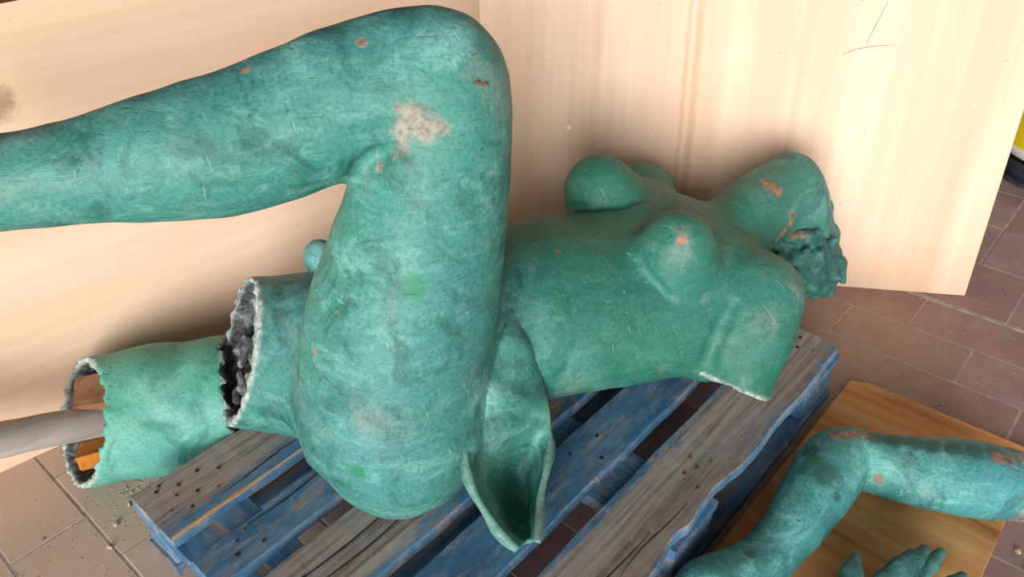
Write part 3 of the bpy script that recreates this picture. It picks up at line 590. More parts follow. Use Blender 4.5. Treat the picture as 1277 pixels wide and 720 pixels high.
FLAP = [[[0.5683,0.378,0.4294],[0.5702,0.3775,0.428],[0.572,0.377,0.4265],[0.5739,0.3765,0.4251],[0.5757,0.376,0.4237],[0.5776,0.3756,0.4223],[0.5794,0.3751,0.4209]],[[0.4949,0.3617,0.3886],[0.4997,0.3498,0.396],[0.5093,0.3424,0.3973],[0.521,0.3369,0.3958],[0.5346,0.3332,0.3919],[0.5503,0.3315,0.3852],[0.5708,0.3342,0.3723]],[[0.4175,0.3289,0.3453],[0.4308,0.3144,0.3524],[0.4506,0.306,0.351],[0.4733,0.3003,0.3459],[0.4985,0.2969,0.3375],[0.5266,0.2963,0.3253],[0.5612,0.3016,0.3047]],[[0.3672,0.3027,0.3158],[0.3995,0.3003,0.301],[0.4293,0.2956,0.2894],[0.4578,0.2897,0.2794],[0.4854,0.2829,0.2707],[0.5118,0.275,0.2635],[0.5357,0.2648,0.2597]],[[0.3354,0.2562,0.2759],[0.3945,0.2848,0.2226],[0.4319,0.2931,0.1975],[0.4597,0.2926,0.1848],[0.479,0.2841,0.1832],[0.4887,0.2668,0.194],[0.4767,0.2292,0.233]],[[0.3288,0.2084,0.2317],[0.3767,0.2378,0.1833],[0.404,0.248,0.1617],[0.4221,0.2497,0.1519],[0.4322,0.2439,0.1526],[0.4331,0.2297,0.1651],[0.4134,0.1962,0.2044]],[[0.3316,0.1619,0.2072],[0.3466,0.1706,0.1923],[0.3551,0.1732,0.1859],[0.3607,0.1731,0.1833],[0.3637,0.1707,0.1839],[0.3638,0.1656,0.1883],[0.3575,0.1545,0.2011]]]
MARKS = {"scuff": [[0.4198,0.4127,0.826,0.0237],[0.413,0.4141,0.8096,0.026],[0.4252,0.3926,0.8087,0.0259],[0.4387,0.3784,0.8102,0.0173],[0.403,0.4195,0.7883,0.0175],[0.3934,0.4312,0.7718,0.0132],[0.4121,0.4883,0.9131,0.0106],[0.3834,0.4534,0.7531,0.0134],[1.2398,0.226,0.4338,0.0239],[1.2478,0.2498,0.442,0.0155],[1.2505,0.18,0.3809,0.012],[1.2436,0.1767,0.3615,0.0138],[1.2225,0.1793,0.3504,0.0154],[1.2778,0.1783,0.3227,0.0141],[1.2906,0.1621,0.3228,0.0141],[1.2028,0.1823,0.3386,0.012],[0.8447,0.2173,0.4973,0.0114],[0.8555,0.2289,0.5127,0.0071],[0.7175,0.3968,0.469,0.0073],[0.5064,0.3619,0.8527,0.0043],[0.2427,0.4899,0.4832,0.0073],[0.2929,0.5895,0.8876,0.0096],[0.9536,-0.0964,0.1357,0.0213],[0.9717,-0.1125,0.1342,0.0213],[0.9938,-0.1355,0.1297,0.0183],[1.066,-0.358,0.1512,0.0172],[1.0603,-0.343,0.1538,0.0172],[0.9392,-0.1887,0.0879,0.0134]],
 "dark": [[0.3481,0.3637,0.6026,0.025],[0.2121,0.3853,0.3188,0.0197],[0.8471,-0.1192,0.1347,0.0375],[0.8634,-0.0849,0.1348,0.0265],[0.9975,-0.1489,0.1312,0.0259],[1.0085,-0.1809,0.1371,0.0271],[1.0163,-0.213,0.1436,0.0268],[1.0263,-0.2438,0.1497,0.0265],[1.0367,-0.2739,0.1552,0.0263],[1.049,-0.3038,0.1571,0.0261],[1.0655,-0.3333,0.1553,0.0231],[0.8883,-0.0714,0.1307,0.024],[0.8449,-0.079,0.1291,0.0206],[0.8277,-0.1539,0.1138,0.0128],[0.6224,-0.0904,0.112,0.0134],[0.4286,0.2941,0.2572,0.0189]],
 "cre": [[0.8104,0.28,0.4451],[0.8037,0.2588,0.4311],[0.804,0.237,0.4139],[0.8137,0.2103,0.39]],
 "cre2": [[0.9212,0.5356,0.4235],[0.917,0.4622,0.4451],[0.9545,0.4196,0.4508],[0.9916,0.4059,0.4524]],
 "cre3": [[0.8396,0.1308,0.2691],[0.8504,0.1295,0.3016],[0.8723,0.1297,0.3353],[0.8988,0.13,0.3623]],
 "cre4": [[0.2183,0.4089,0.3746],[0.2513,0.355,0.3737],[0.2992,0.3184,0.3717],[0.3611,0.3027,0.3683]],
 "holes": [[0.5022,0.3637,0.8558],[0.5129,0.3606,0.851]],
 "cre5": [[0.368,0.474,0.7492],[0.3857,0.454,0.7643],[0.3961,0.4298,0.7784]]}

# ------------------------------------------------------------------ materials
M = {}
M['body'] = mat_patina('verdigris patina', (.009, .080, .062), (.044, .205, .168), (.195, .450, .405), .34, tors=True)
M['frag'] = mat_patina('pale verdigris patina', (.024, .17, .125), (.082, .325, .25), (.20, .49, .40), .25, 5.0, bs=.2)
M['arm'] = mat_patina('mottled verdigris patina', (.014, .075, .075), (.050, .255, .235), (.23, .57, .53), .5, 11.0, (.025, .095, .085))
M['hand'] = mat_patina('dark teal patina', (.008, .045, .042), (.022, .110, .098), (.13, .36, .32), .35, 13.0)
M['hair'] = mat_patina('dark green patina', (.008, .055, .045), (.022, .115, .095), (.075, .25, .215), .35, 3.0)
M['panel_l'] = mat_panel('pale plywood, grain across', 0, (.69, .475, .33), (.77, .565, .42), (.82, .65, .505),
    blot=[(.685, .725, .045, .045, .75, (.26, .17, .11))])
M['panel_r'] = mat_panel('pale plywood, grain upright', 2, (.59, .405, .28), (.66, .49, .365), (.72, .58, .455),
    streak=[(.533, .013, .6), (.508, .008, .5), (.56, .03, .15)], blot=[])
M['ply_edge'] = mat_simple('plywood edge', [(.3, (.16, .09, .05)), (.5, (.42, .28, .17)), (.7, (.55, .40, .27))], 30, .8, .2)
M['sheet'] = mat_simple('orange plywood', [(.30, (.30, .12, .036)), (.44, (.52, .245, .085)), (.58, (.62, .315, .12)), (.72, (.69, .40, .185))], 4.0, .6, .12, 1, detail=8)
M['tile'] = mat_tile()
M['mortar'] = mat_simple('grey mortar', [(.3, (.26, .21, .19)), (.7, (.48, .42, .39))], 30, .9, .3)
M['mortar_pale'] = mat_simple('pale mortar', [(.3, (.24, .20, .17)), (.7, (.46, .41, .37))], 40, .9, .3)
M['wall'] = mat_simple('dark red brown paint', [(.3, (.11, .03, .02)), (.7, (.16, .05, .035))], 6, .8, .1)
M['unseen_roof'] = mat_simple('dark unseen roof', [(.3, (.10, .065, .04)), (.7, (.17, .11, .07))], 6, .9, .1)
M['plaster'] = mat_simple('pale plaster', [(.3, (.55, .50, .43)), (.7, (.66, .61, .54))], 6, .9, .1)
M['pallet'] = mat_pallet()
M['rawwood'] = mat_simple('fresh split wood', [(.3, (.30, .17, .08)), (.5, (.48, .31, .17)), (.7, (.58, .42, .27))], 6, .8, .2, 0)
M['rust'] = mat_simple('rusty iron', [(.3, (.045, .018, .012)), (.55, (.19, .07, .03)), (.75, (.34, .15, .07))], 60, .85, .4)
M['nail'] = mat_simple('dark nail iron', [(.3, (.012, .009, .008)), (.7, (.05, .035, .03))], 60, .7, .3)
M['pole'] = mat_simple('weathered grey timber', [(.25, (.16, .14, .13)), (.45, (.33, .30, .28)), (.6, (.44, .41, .385)), (.72, (.62, .60, .58))], 2.4, .8, .2, 0)
M['timber'] = mat_simple('brown timber', [(.3, (.13, .06, .03)), (.5, (.27, .135, .07)), (.7, (.36, .20, .12))], 10, .85, .3)
M['timber_o'] = mat_simple('orange timber', [(.3, (.22, .075, .01)), (.5, (.46, .17, .025)), (.7, (.55, .25, .05))], 10, .8, .3)
M['crumb'] = mat_simple('pale crumbs', [(.3, (.20, .14, .10)), (.5, (.42, .33, .24)), (.7, (.62, .55, .45))], 200, .95, 0)
M['pencil'] = mat_simple('pencil line', [(.3, (.16, .10, .07)), (.7, (.24, .16, .12))], 20, .9, 0)
M['yellow'] = mat_simple('yellow plastic', [(.3, (.62, .47, .01)), (.7, (.76, .60, .03))], 6, .4, .1)
M['white'] = mat_simple('grey white print', [(.3, (.52, .52, .50)), (.7, (.66, .66, .64))], 6, .5, .05)
M['black'] = mat_simple('black rubber', [(.3, (.010, .012, .015)), (.7, (.035, .04, .05))], 9, .55, .3)
M['ink'] = mat_simple('dark ink', [(.3, (.03, .03, .03)), (.7, (.06, .06, .06))], 9, .6, 0)

# ------------------------------------------------------------------ the setting
floor = link('floor', mesh_bm('floor', box_bm(-3.2, 4.2, -3.4, 1.6, -.12, -.0006)), M['mortar']); tag(floor, kind='structure')
ROW = .147
variants = []
def tile_mesh(lx, ly, k):
    rnd = random.Random(k)
    bm = box_bm(0, lx, 0, ly, -.03, 0, .0016, 1)
    for v in bm.verts:
        if v.co.z > -.01: v.co.z += rnd.uniform(-.0004, .0004)
        v.co.x += rnd.uniform(-.0009, .0009); v.co.y += rnd.uniform(-.0009, .0009)
    me = mesh_bm('floor_tile', bm); me.materials.append(M['tile']); return me
small = [tile_mesh(ROW - .0032, .292 - .0032, k) for k in range(5)]
big = [tile_mesh(.236, .276, 20 + k) for k in range(3)]
def put_tile(me, x, y):
    o = bpy.data.objects.new('floor_tile', me); C.objects.link(o); o.parent = floor
    o.location = (x, y, random.uniform(-.0003, .0006)); o.rotation_euler.z = random.uniform(-.003, .003)
ntile = 0
for r in range(-14, 2):
    x0 = 1.42 + r * ROW + .0021
    if x0 < -.72: continue
    ph = -.047 if r in (-1, 1, -3, -5, -7, -10, -12, -14) else -.2
    for k in range(-4, 6):
        y0 = ph + k * .292
        if y0 + .29 > 1.5 or y0 < -1.05: continue
        cx, cy = x0 + .07, y0 + .146
        # only the part of the yard the camera can see
        dpt = (Vector((cx, cy, 0)) - CAM); zz = dpt.dot(_fw)
        if zz < .3: continue
        uu = 638.5 + 985.4 * dpt.dot(_rt) / zz; vv = 360 - 985.4 * dpt.dot(_up) / zz
        if uu < -330 or uu > 1600 or vv > 1000: continue
        put_tile(small[ntile % 5], x0, y0 + .0021); ntile += 1
strip = link('mortar_strip', mesh_bm('mortar_strip', box_bm(1.714, 1.7285, -1.2, 1.0, -.02, .0006, .002)), M['mortar_pale'], floor)
for r in range(5):
    ph = [-.23, -.10, -.10, -.24, -.1][r]
    for k in range(-3, 3):
        put_tile(big[(r + k) % 3], 1.7305 + r * .24, ph + k * .28 + .002)

_dl = Vector((1, -.156, 0)).normalized(); _angL = math.atan2(_dl.y, _dl.x)
wl = link('wall_left', mesh_bm('wall_left', box_bm(-1.0, 3.0, 0, .15, 0, 2.5)), M['wall']); tag(wl, kind='structure')
wl.location = (-.119 + .156 * .125, 1.224 + .125, 0); wl.rotation_euler.z = _angL
wb = link('wall_back', mesh_bm('wall_back', box_bm(3.15, 3.3, -3.0, 1.3, 0, 2.5)), M['plaster']); tag(wb, kind='structure')
ceil = link('unseen_ceiling', mesh_bm('unseen_ceiling', box_bm(-2.4, 3.3, -3.0, 1.8, 2.5, 2.65)), M['unseen_roof']); tag(ceil, kind='structure')  # unseen roof, added and kept dark to hold sky light off upward faces

# ------------------------------------------------------------------ the two leaning panels
def panel(name, loc, ang, lean, w, h, mat, label):
    root = empty(name, loc); root.rotation_euler = (0, 0, ang)
    bm = box_bm(0, w, 0, .010, 0, h, .0008)
    o = link('board', mesh_bm('board', bm), mat, root); o.rotation_euler.x = -lean
    o.data.materials.append(M['ply_edge'])
    for p in o.data.polygons:
        if abs(p.normal.y) < .5: p.material_index = 1
    tag(root, label, 'panel', 'plywood panels leaning behind the statue'); return root, o
LEAN = math.radians(5)
# local x runs left to right seen from the front, the front face is local y = 0
PL, PLb = panel('leaning_plywood', (-.119 - .42 * _dl.x, 1.224 - .42 * _dl.y, .0), _angL, LEAN, 1.93, .885, M['panel_l'],
    'low plywood panel with a brown smear, standing behind the raised leg on the left')
_dr = Vector((.515, -.857, 0)).normalized()
PR, PRb = panel('leaning_plywood', (1.79 - 1.279 * _dr.x, -.114 - 1.279 * _dr.y, .0), math.atan2(_dr.y, _dr.x), LEAN, 1.279, 1.12, M['panel_r'],
    'tall pale plywood panel with upright grain behind the torso and head')
def mark(board, pts, r=.0008):
    me = tube_mesh('pencil_line', [(x, -.0004, z) for x, z in pts], [r * (.4 + .6 * math.sin(math.pi * (i + .5) / len(pts))) for i in range(len(pts))], 6)
    link('pencil_line', me, M['pencil'], board)
W_ = 1.279
mark(PRb, [(W_ - .42, .612), (W_ - .39, .625), (W_ - .355, .633), (W_ - .312, .637)])
mark(PRb, [(W_ - .372, .637), (W_ - .36, .68), (W_ - .345, .73)])
mark(PRb, [(W_ - .40, .73), (W_ - .385, .742), (W_ - .378, .752)])
for (x, z, a, b) in ((W_ - .36, .434, .010, .006), (W_ - .325, .43, .008, .005), (W_ - .35, .24, .007, .004)):
    bm = bmesh.new(); bmesh.ops.create_uvsphere(bm, u_segments=10, v_segments=6, radius=1)
    for v in bm.verts: v.co = Vector((v.co.x * a + x, v.co.y * .0008, v.co.z * b + z)) + Vector((random.uniform(-.001, .001), 0, random.uniform(-.001, .001)))
    link('plaster_splash', mesh_bm('plaster_splash', bm), M['white'], PRb, True)

# ------------------------------------------------------------------ the pallet
pallet = empty('wooden_pallet', (.6, .4, 0))
tag(pallet, 'weathered pallet with flaking blue paint under the green statue', 'pallet')
def plank(name, x0, x1, y0, y1, z0, z1, paint, along='x', shift=0.0, chips=(), seed=0, parent=None, corner=None):
    """a rough sawn board: subdivided along its length, edges worn unevenly; local x along the grain"""
    rnd = random.Random(seed); L = (x1 - x0) if along == 'x' else (y1 - y0); Wd = (y1 - y0) if along == 'x' else (x1 - x0); T = z1 - z0
    nx, ny = max(4, int(L / .018)), 8
    prof = []                                                        # section: y, z going round
    yy = [-Wd / 2 + Wd * k / ny for k in range(ny + 1)]; c = .0028
    sec = [(-Wd / 2, T / 2 - c)] + [(-Wd / 2 + c, T / 2)] + [(y, T / 2) for y in yy[1:-1]] + [(Wd / 2 - c, T / 2), (Wd / 2, T / 2 - c), (Wd / 2, -T / 2), (-Wd / 2, -T / 2)]
    bm = bmesh.new(); rings = []
    wa = [rnd.uniform(0, 6.3) for _ in range(6)]
    for i in range(nx + 1):
        x = -L / 2 + L * i / nx
        wl_ = .0012 * math.sin(9 * x + wa[0]) + .0010 * math.sin(31 * x + wa[1]) + rnd.uniform(-.0007, .0007)
        wr_ = .0012 * math.sin(11 * x + wa[2]) + .0010 * math.sin(27 * x + wa[3]) + rnd.uniform(-.0007, .0007)
        for cx, cw, cd, sd in chips:
            k = max(0, 1 - ((x - cx) / cw) ** 2)
            if sd > 0: wr_ -= cd * k * (.7 + .3 * rnd.random())
            else: wl_ += cd * k * (.7 + .3 * rnd.random())
        ring = []
        for (y, z) in sec:
            t = (y + Wd / 2) / Wd
            yv = y + wl_ * (1 - t) + wr_ * t
            zv = z + (.0007 * math.sin(6 * x + 14 * y + wa[4]) + rnd.uniform(-.0004, .0004) if z > 0 else 0)
            xv = x
            if i in (0, nx): xv += rnd.uniform(-.0018, .0018)
            if corner and i > nx - 4 and corner == 1 and t < .3: xv -= (.3 - t) * .05 * (i - nx + 4) / 4
            ring.append(bm.verts.new((xv, yv, zv)))
        rings.append(ring)
    m = len(sec)
    for a, b in zip(rings[:-1], rings[1:]):
        for k in range(m): bm.faces.new((a[k], a[(k + 1) % m], b[(k + 1) % m], b[k]))
    bm.faces.new(rings[0]); bm.faces.new(rings[-1])
    bmesh.ops.recalc_face_normals(bm, faces=bm.faces[:])
    o = link(name, mesh_bm(name, bm), M['pallet'], parent or pallet)
    o.location = ((x0 + x1) / 2 - .6, (y0 + y1) / 2 - .4, (z0 + z1) / 2)
    if along == 'y': o.rotation_euler.z = math.pi / 2
    o['paint'] = paint; o['half'] = Wd / 2; o['shift'] = shift
    return o
XB = [(0, .145), (.535, .68), (1.055, 1.2)]
YB = [(0, .145), (.3275, .4725), (.655, .80)]
for i, (y0, y1) in enumerate([(0, .1), (.35, .45), (.70, .80)]):
    plank('bottom_board', 0, 1.2, y0, y1, 0, .022, .45, seed=40 + i)
for i, (x0, x1) in enumerate(XB):
    plank('cross_board', x0, x1, 0, .8, .100, .122, .75, 'y', seed=50 + i)
    for j, (y0, y1) in enumerate(YB):
        dx = .0 if i else .004
        bm = box_bm(-.068, .068, -.046, .046, -.039, .039, .006, 2)
        for v in bm.verts: v.co += Vector((random.uniform(-.0015, .0015), random.uniform(-.0015, .0015), 0))
        o = link('block', mesh_bm('block', bm), M['pallet'], pallet)
        o.location = ((x0 + x1) / 2 - .6, (.05, .40, .75)[j] - .4, .061); o['paint'] = .9; o['half'] = .05; o['shift'] = 0.0
boards = [((0, .140), -.22, -.004, [(.07, .09, .012, -1), (-.06, .05, .010, -1), (.30, .06, .004, -1)], 1),
          ((.183, .288), 1.0, 0, [(.2, .08, .004, 1)], 0), ((.329, .472), -.22, .010, [], 0),
          ((.510, .591), .85, .0, [(-.3, .2, .004, 1)], 0), ((.652, .797), -.22, .030, [(-.35, .08, .005, 1)], 0)]
deck = []
for i, ((y0, y1), paint, sh, chips, cor) in enumerate(boards):
    deck.append(plank('deck_board', 0, 1.2, y0, y1, .1225, .1445, paint, shift=sh, chips=chips, seed=60 + i, corner=cor))
raw = plank('raw_edge', .004, .40, .6505, .6585, .1446, .1462, -3.0, seed=90)
raw.data.materials.clear(); raw.data.materials.append(M['rawwood']); raw.parent = deck[4]; raw.location = (-.40, -.0705, .0118)
def nail(board, x, y, r=.0035, rusty=False):
    bm = bmesh.new(); bmesh.ops.create_cone(bm, cap_ends=True, segments=10, radius1=r, radius2=r * .8, depth=.003)
    o = link('nail', mesh_bm('nail', bm), M['rust'] if rusty else M['nail'], board); o.location = (x, y, .0113)
for b, lst in ((0, [(.10, -.01), (.115, .012), (.13, -.022), (.075, .0), (.06, -.035), (.55, .02), (.535, -.0), (.545, -.03), (.57, .01), (.56, .04), (-.52, .03), (-.55, -.03)]),
               (1, [(-.02, .02), (.01, -.03), (.05, .01), (.54, 0)]), (2, [(.02, .03), (-.5, .02), (-.53, -.03)]),
               (3, [(-.53, .015), (-.50, -.02), (-.545, -.01), (-.51, .025)]),
               (4, [(-.565, .045), (-.53, .03), (-.545, .01), (-.57, -.015), (-.515, -.01), (-.54, -.035), (-.49, .035), (-.485, -.03), (-.46, .01), (-.555, .055)])):
    for k, (x, y) in enumerate(lst): nail(deck[b], x, y, random.uniform(.0028, .0048), (b == 0 and k < 5) or k % 4 == 3)
for b, x, y, ln, wd in ((2, -.42, .02, .3, .0016), (2, -.40, -.01, .26, .0012), (0, -.22, -.02, .3, .0014), (0, -.08, -.035, .2, .001), (3, -.4, .03, .2, .0012), (4, -.4, -.045, .2, .0012)):
    bm = bmesh.new(); n_ = 14; a = []; bb = []
    for i in range(n_ + 1):
        t_ = i / n_; w_ = wd * math.sin(math.pi * t_) + .0001; xx = x - ln / 2 + ln * t_; wv = .004 * math.sin(5 * t_ + b)
        a.append(bm.verts.new((xx, y + wv - w_, .0121))); bb.append(bm.verts.new((xx, y + wv + w_, .0121)))
    for i in range(n_): bm.faces.new((a[i], a[i + 1], bb[i + 1], bb[i]))
    r_ = bmesh.ops.extrude_face_region(bm, geom=bm.faces[:])
    for v in r_['geom']:
        if isinstance(v, bmesh.types.BMVert): v.co.z -= .003
    bmesh.ops.recalc_face_normals(bm, faces=bm.faces[:])
    link('crack', mesh_bm('crack', bm), M['nail'], deck[b])

# ------------------------------------------------------------------ sculpture pieces grown from the shape list
GRID = {'body': ((-.52, -.1, .135), (1.62, 1.25, .98), .005), 'hair': ((1.1, -.1, .05), (1.65, .5, .45), .004),
        'frag': ((-.15, .74, -.01), (.5, 1.26, .32), .004), 'arm': ((.35, -.62, .0), (1.35, .12, .26), .004), 'hand': ((.3, -.8, .0), (1.0, -.1, .28), .0035)}
CLIP = {'body': .1475, 'hair': .0, 'frag': .0012, 'arm': .0155, 'hand': .0155}
def catmull(pts, m=3):
    P = [np.append(p, r) for p, r in pts]; Q = []
    for i in range(len(P) - 1):
        p0 = P[max(i - 1, 0)]; p1 = P[i]; p2 = P[i + 1]; p3 = P[min(i + 2, len(P) - 1)]
        for t in np.arange(m) / m:
            Q.append(.5 * ((2 * p1) + (-p0 + p2) * t + (2 * p0 - 5 * p1 + 4 * p2 - p3) * t * t + (-p0 + 3 * p1 - 3 * p2 + p3) * t ** 3))
    Q.append(P[-1]); return [(x[:3], max(x[3], .002)) for x in Q]
def do_cut(s, c_, nn, m, amp, fr):
    sl, X = s.sub(np.array(c_) - m, np.array(c_) + m); x, y, z = X
    j = amp * (np.sin(91 * fr * x + 57 * fr * y + 70 * fr * z) + np.sin(143 * fr * y - 88 * fr * z + 1.3) + .8 * np.sin(211 * fr * z + 173 * fr * x + 2.1) + .7 * np.sin(310 * fr * y + 260 * fr * x - 290 * fr * z))
    v = sum((X[i] - c_[i]) * nn[i] for i in range(3)) + j
    s.d[sl] = np.maximum(s.d[sl], np.where(s.d[sl] < .05, v, -1))
def cone_dist(V, a, b, ra, rb):
    a = np.array(a); ba = np.array(b) - a; h = np.clip(((V - a) @ ba) / max(ba @ ba, 1e-9), 0, 1)
    return np.linalg.norm(V - a - h[:, None] * ba, axis=1) - (ra + (rb - ra) * h)
def grow(name, lumps=.0022, grooves=()):
    lo, hi, h = GRID[name]; s = SDF(lo, hi, h); cuts = []; holes = []
    for rec in SHAPES:
        if rec[0] != name: continue
        if rec[1] == 'chain':
            s.chain([(p, r) for p, r in rec[2]], rec[3], rec[4])
            if rec[4] == 's': holes.append(rec[2])
        elif rec[1] == 'tube': s.chain(catmull([(p, r) for p, r in rec[2]]), rec[3], rec[4])
        elif rec[1] == 'ell': s.ell(rec[2], np.eye(3) if rec[3] == 0 else rec[3], rec[4], rec[5], rec[6])
        elif rec[1] == 'cut': do_cut(s, rec[2], rec[3], rec[4], rec[5], rec[6]); cuts.append(rec)
    for pts, r in grooves: s.chain([(p, r) for p in pts], r * 1.6, 's')
    X = [s.ax[0][:, None, None], s.ax[1][None, :, None], s.ax[2][None, None, :]]
    if lumps:
        s.d += (lumps * (np.sin(23 * X[0] + 9 * X[1]) * np.sin(19 * X[1] - 8 * X[2] + 1) + .7 * np.sin(41 * X[2] + 17 * X[0] + 2) * np.sin(37 * X[0] - 29 * X[1]) + .35 * np.sin(83 * X[1] + 61 * X[2]) * np.sin(77 * X[0] + 50 * X[2]))).astype(np.float32)
    s.d = np.maximum(s.d, np.float32(CLIP[name]) - X[2])
    V, F = s.mesh()
    # one light relaxation so that the voxel steps vanish
    nb = np.zeros_like(V); ct = np.zeros(len(V))
    for k in range(4):
        a, b = F[:, k], F[:, (k + 1) % 4]
        for i in range(3): nb[:, i] += np.bincount(a, V[b, i], len(V)) + np.bincount(b, V[a, i], len(V))
        ct += np.bincount(a, minlength=len(V)) + np.bincount(b, minlength=len(V))
    V = .45 * V + .55 * nb / np.maximum(ct, 1)[:, None]
    at = {}
    for key in ('scuff', 'dark', 'rust'): at[key] = np.zeros(len(V), np.float32)
    rustier = name in ('arm',)
    for x, y, z, r in MARKS['scuff']:
        dd = np.linalg.norm(V - (x, y, z), axis=1); w = np.clip(1.15 - dd / (r * 1.25), 0, 1)
        k = 'rust' if (x > 1.15 or y < 0 or r < .012) else 'scuff'
        at[k] = np.maximum(at[k], w)
    for x, y, z, r in MARKS['dark']:
        dd = np.linalg.norm(V - (x, y, z), axis=1); at['dark'] = np.maximum(at['dark'], np.clip(1.1 - dd / (r * 1.3), 0, 1))
    rim = np.zeros(len(V)); cav = np.zeros(len(V))
    for rec in cuts:
        c_, nn, m = np.array(rec[2]), np.array(rec[3]), rec[4]
        dd = np.abs((V - c_) @ nn); near = np.linalg.norm(V - c_, axis=1) < m * .62
        rim = np.maximum(rim, np.where(near, np.clip(1.15 - dd / .006, 0, .85), 0))
    for ch in holes:
        dm = np.min([cone_dist(V, a[0], b[0], a[1], b[1]) for a, b in zip(ch[:-1], ch[1:])], axis=0)
        cav = np.maximum(cav, np.clip(1 - (dm - .001) / .004, 0, 1))
    rim = rim * (1 - .55 * cav)
    if name == 'arm':
        for rec in cuts: at['rust'] = np.maximum(at['rust'], np.clip(.95 - np.abs((V - np.array(rec[2])) @ np.array(rec[3])) / .05, 0, 1).astype(np.float32))
        rim *= .3
    at['rim'] = rim.astype(np.float32); at['cavity'] = cav.astype(np.float32)
    return V, F, at
def grown(name, V, F, at, mat, parent, origin):
    me = mesh_np(name, V - np.array(origin), F)
    for k, v in at.items():
        a = me.attributes.new(k, 'FLOAT', 'POINT'); a.data.foreach_set('value', v)
    return link(name, me, mat, parent, True)

# the statue itself
ORG = (.36, .55, .144)
statue = empty('broken_statue', ORG)
tag(statue, 'large green patinated nude torso lying on the blue pallet with one knee raised', 'statue')
P3 = lambda k: [p[:3] for p in MARKS[k]]
V, F, at = grow('body', .0015, [(P3('cre'), .007), (P3('cre3'), .010), (P3('cre2'), .006), (P3('cre5'), .009)])
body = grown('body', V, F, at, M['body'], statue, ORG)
V, F, at = grow('hair', .0015)
hair = grown('hair', V, F, at, M['hair'], statue, ORG); tag(hair, 'rough dark green curls hanging from the tilted head')
# torn hollow flap below the waist
G_ = np.array(FLAP)
def resample(P, m):
    o = []
    for i in range(len(P) - 1):
        p0 = P[max(i - 1, 0)]; p1 = P[i]; p2 = P[i + 1]; p3 = P[min(i + 2, len(P) - 1)]
        for t in np.arange(m) / m: o.append(.5 * ((2 * p1) + (-p0 + p2) * t + (2 * p0 - 5 * p1 + 4 * p2 - p3) * t * t + (-p0 + 3 * p1 - 3 * p2 + p3) * t ** 3))
    return np.array(o + [P[-1]])
G_ = resample(resample(G_, 8).transpose(1, 0, 2), 8).transpose(1, 0, 2)
na, nb_ = G_.shape[:2]
fn = np.cross(np.gradient(G_, axis=0), np.gradient(G_, axis=1)); fn /= np.linalg.norm(fn, axis=2)[..., None] + 1e-9
wob = .0045 * np.sin(55 * G_[..., 0] + 40 * G_[..., 2]) * np.sin(70 * G_[..., 1] - 60 * G_[..., 2] + 1) + .0015 * np.sin(120 * G_[..., 2] + 90 * G_[..., 0])
tt = np.linspace(0, 1, nb_)[None, :]; G_ = G_ + fn * (wob * (1 - .85 * np.abs(2 * tt - 1) ** 3))[..., None]
top = G_ ; thick = .0045 + .004 * (np.abs(2 * tt - 1) ** 6) * (1 + .5 * np.sin(np.linspace(0, 23, na)))[:, None]
sgn = 1 if (fn[na // 2, nb_ // 2] @ np.array(_fw)) > 0 else -1
back = G_ + fn * sgn * (thick * 1.6)[..., None]
I = np.arange(na * nb_).reshape(na, nb_); J = I + na * nb_
Fq = [np.stack([I[:-1, :-1], I[1:, :-1], I[1:, 1:], I[:-1, 1:]], -1).reshape(-1, 4), np.stack([J[:-1, :-1], J[:-1, 1:], J[1:, 1:], J[1:, :-1]], -1).reshape(-1, 4)]
for e in (np.arange(na - 1),):
    Fq.append(np.stack([I[e, 0], J[e, 0], J[e + 1, 0], I[e + 1, 0]], -1)); Fq.append(np.stack([I[e, -1], I[e + 1, -1], J[e + 1, -1], J[e, -1]], -1))
e = np.arange(nb_ - 1)
Fq.append(np.stack([I[0, e], I[0, e + 1], J[0, e + 1], J[0, e]], -1)); Fq.append(np.stack([I[-1, e], J[-1, e], J[-1, e + 1], I[-1, e + 1]], -1))
Vf = np.concatenate([top.reshape(-1, 3), back.reshape(-1, 3)]); Ff = np.concatenate(Fq)
rimw = np.tile((np.clip((np.abs(2 * tt - 1) - .93) / .07, 0, 1) * .2 * np.ones((na, 1))).ravel(), 2).astype(np.float32)
z0 = np.zeros(len(Vf), np.float32)
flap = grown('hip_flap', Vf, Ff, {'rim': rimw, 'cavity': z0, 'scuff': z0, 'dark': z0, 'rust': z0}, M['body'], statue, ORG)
tag(flap, 'torn hollow flap of green shell below the hip')
bmx = bmesh.new(); bmx.from_mesh(flap.data); bmesh.ops.recalc_face_normals(bmx, faces=bmx.faces[:]); bmx.to_mesh(flap.data); bmx.free()
for x, y, z in P3('holes'):
    bm = bmesh.new(); bmesh.ops.create_uvsphere(bm, u_segments=10, v_segments=6, radius=.0034)
    o = link('rusted_bolt', mesh_bm('rusted_bolt', bm), M['rust'], statue, True); o.location = Vector((x, y, z)) - Vector(ORG)

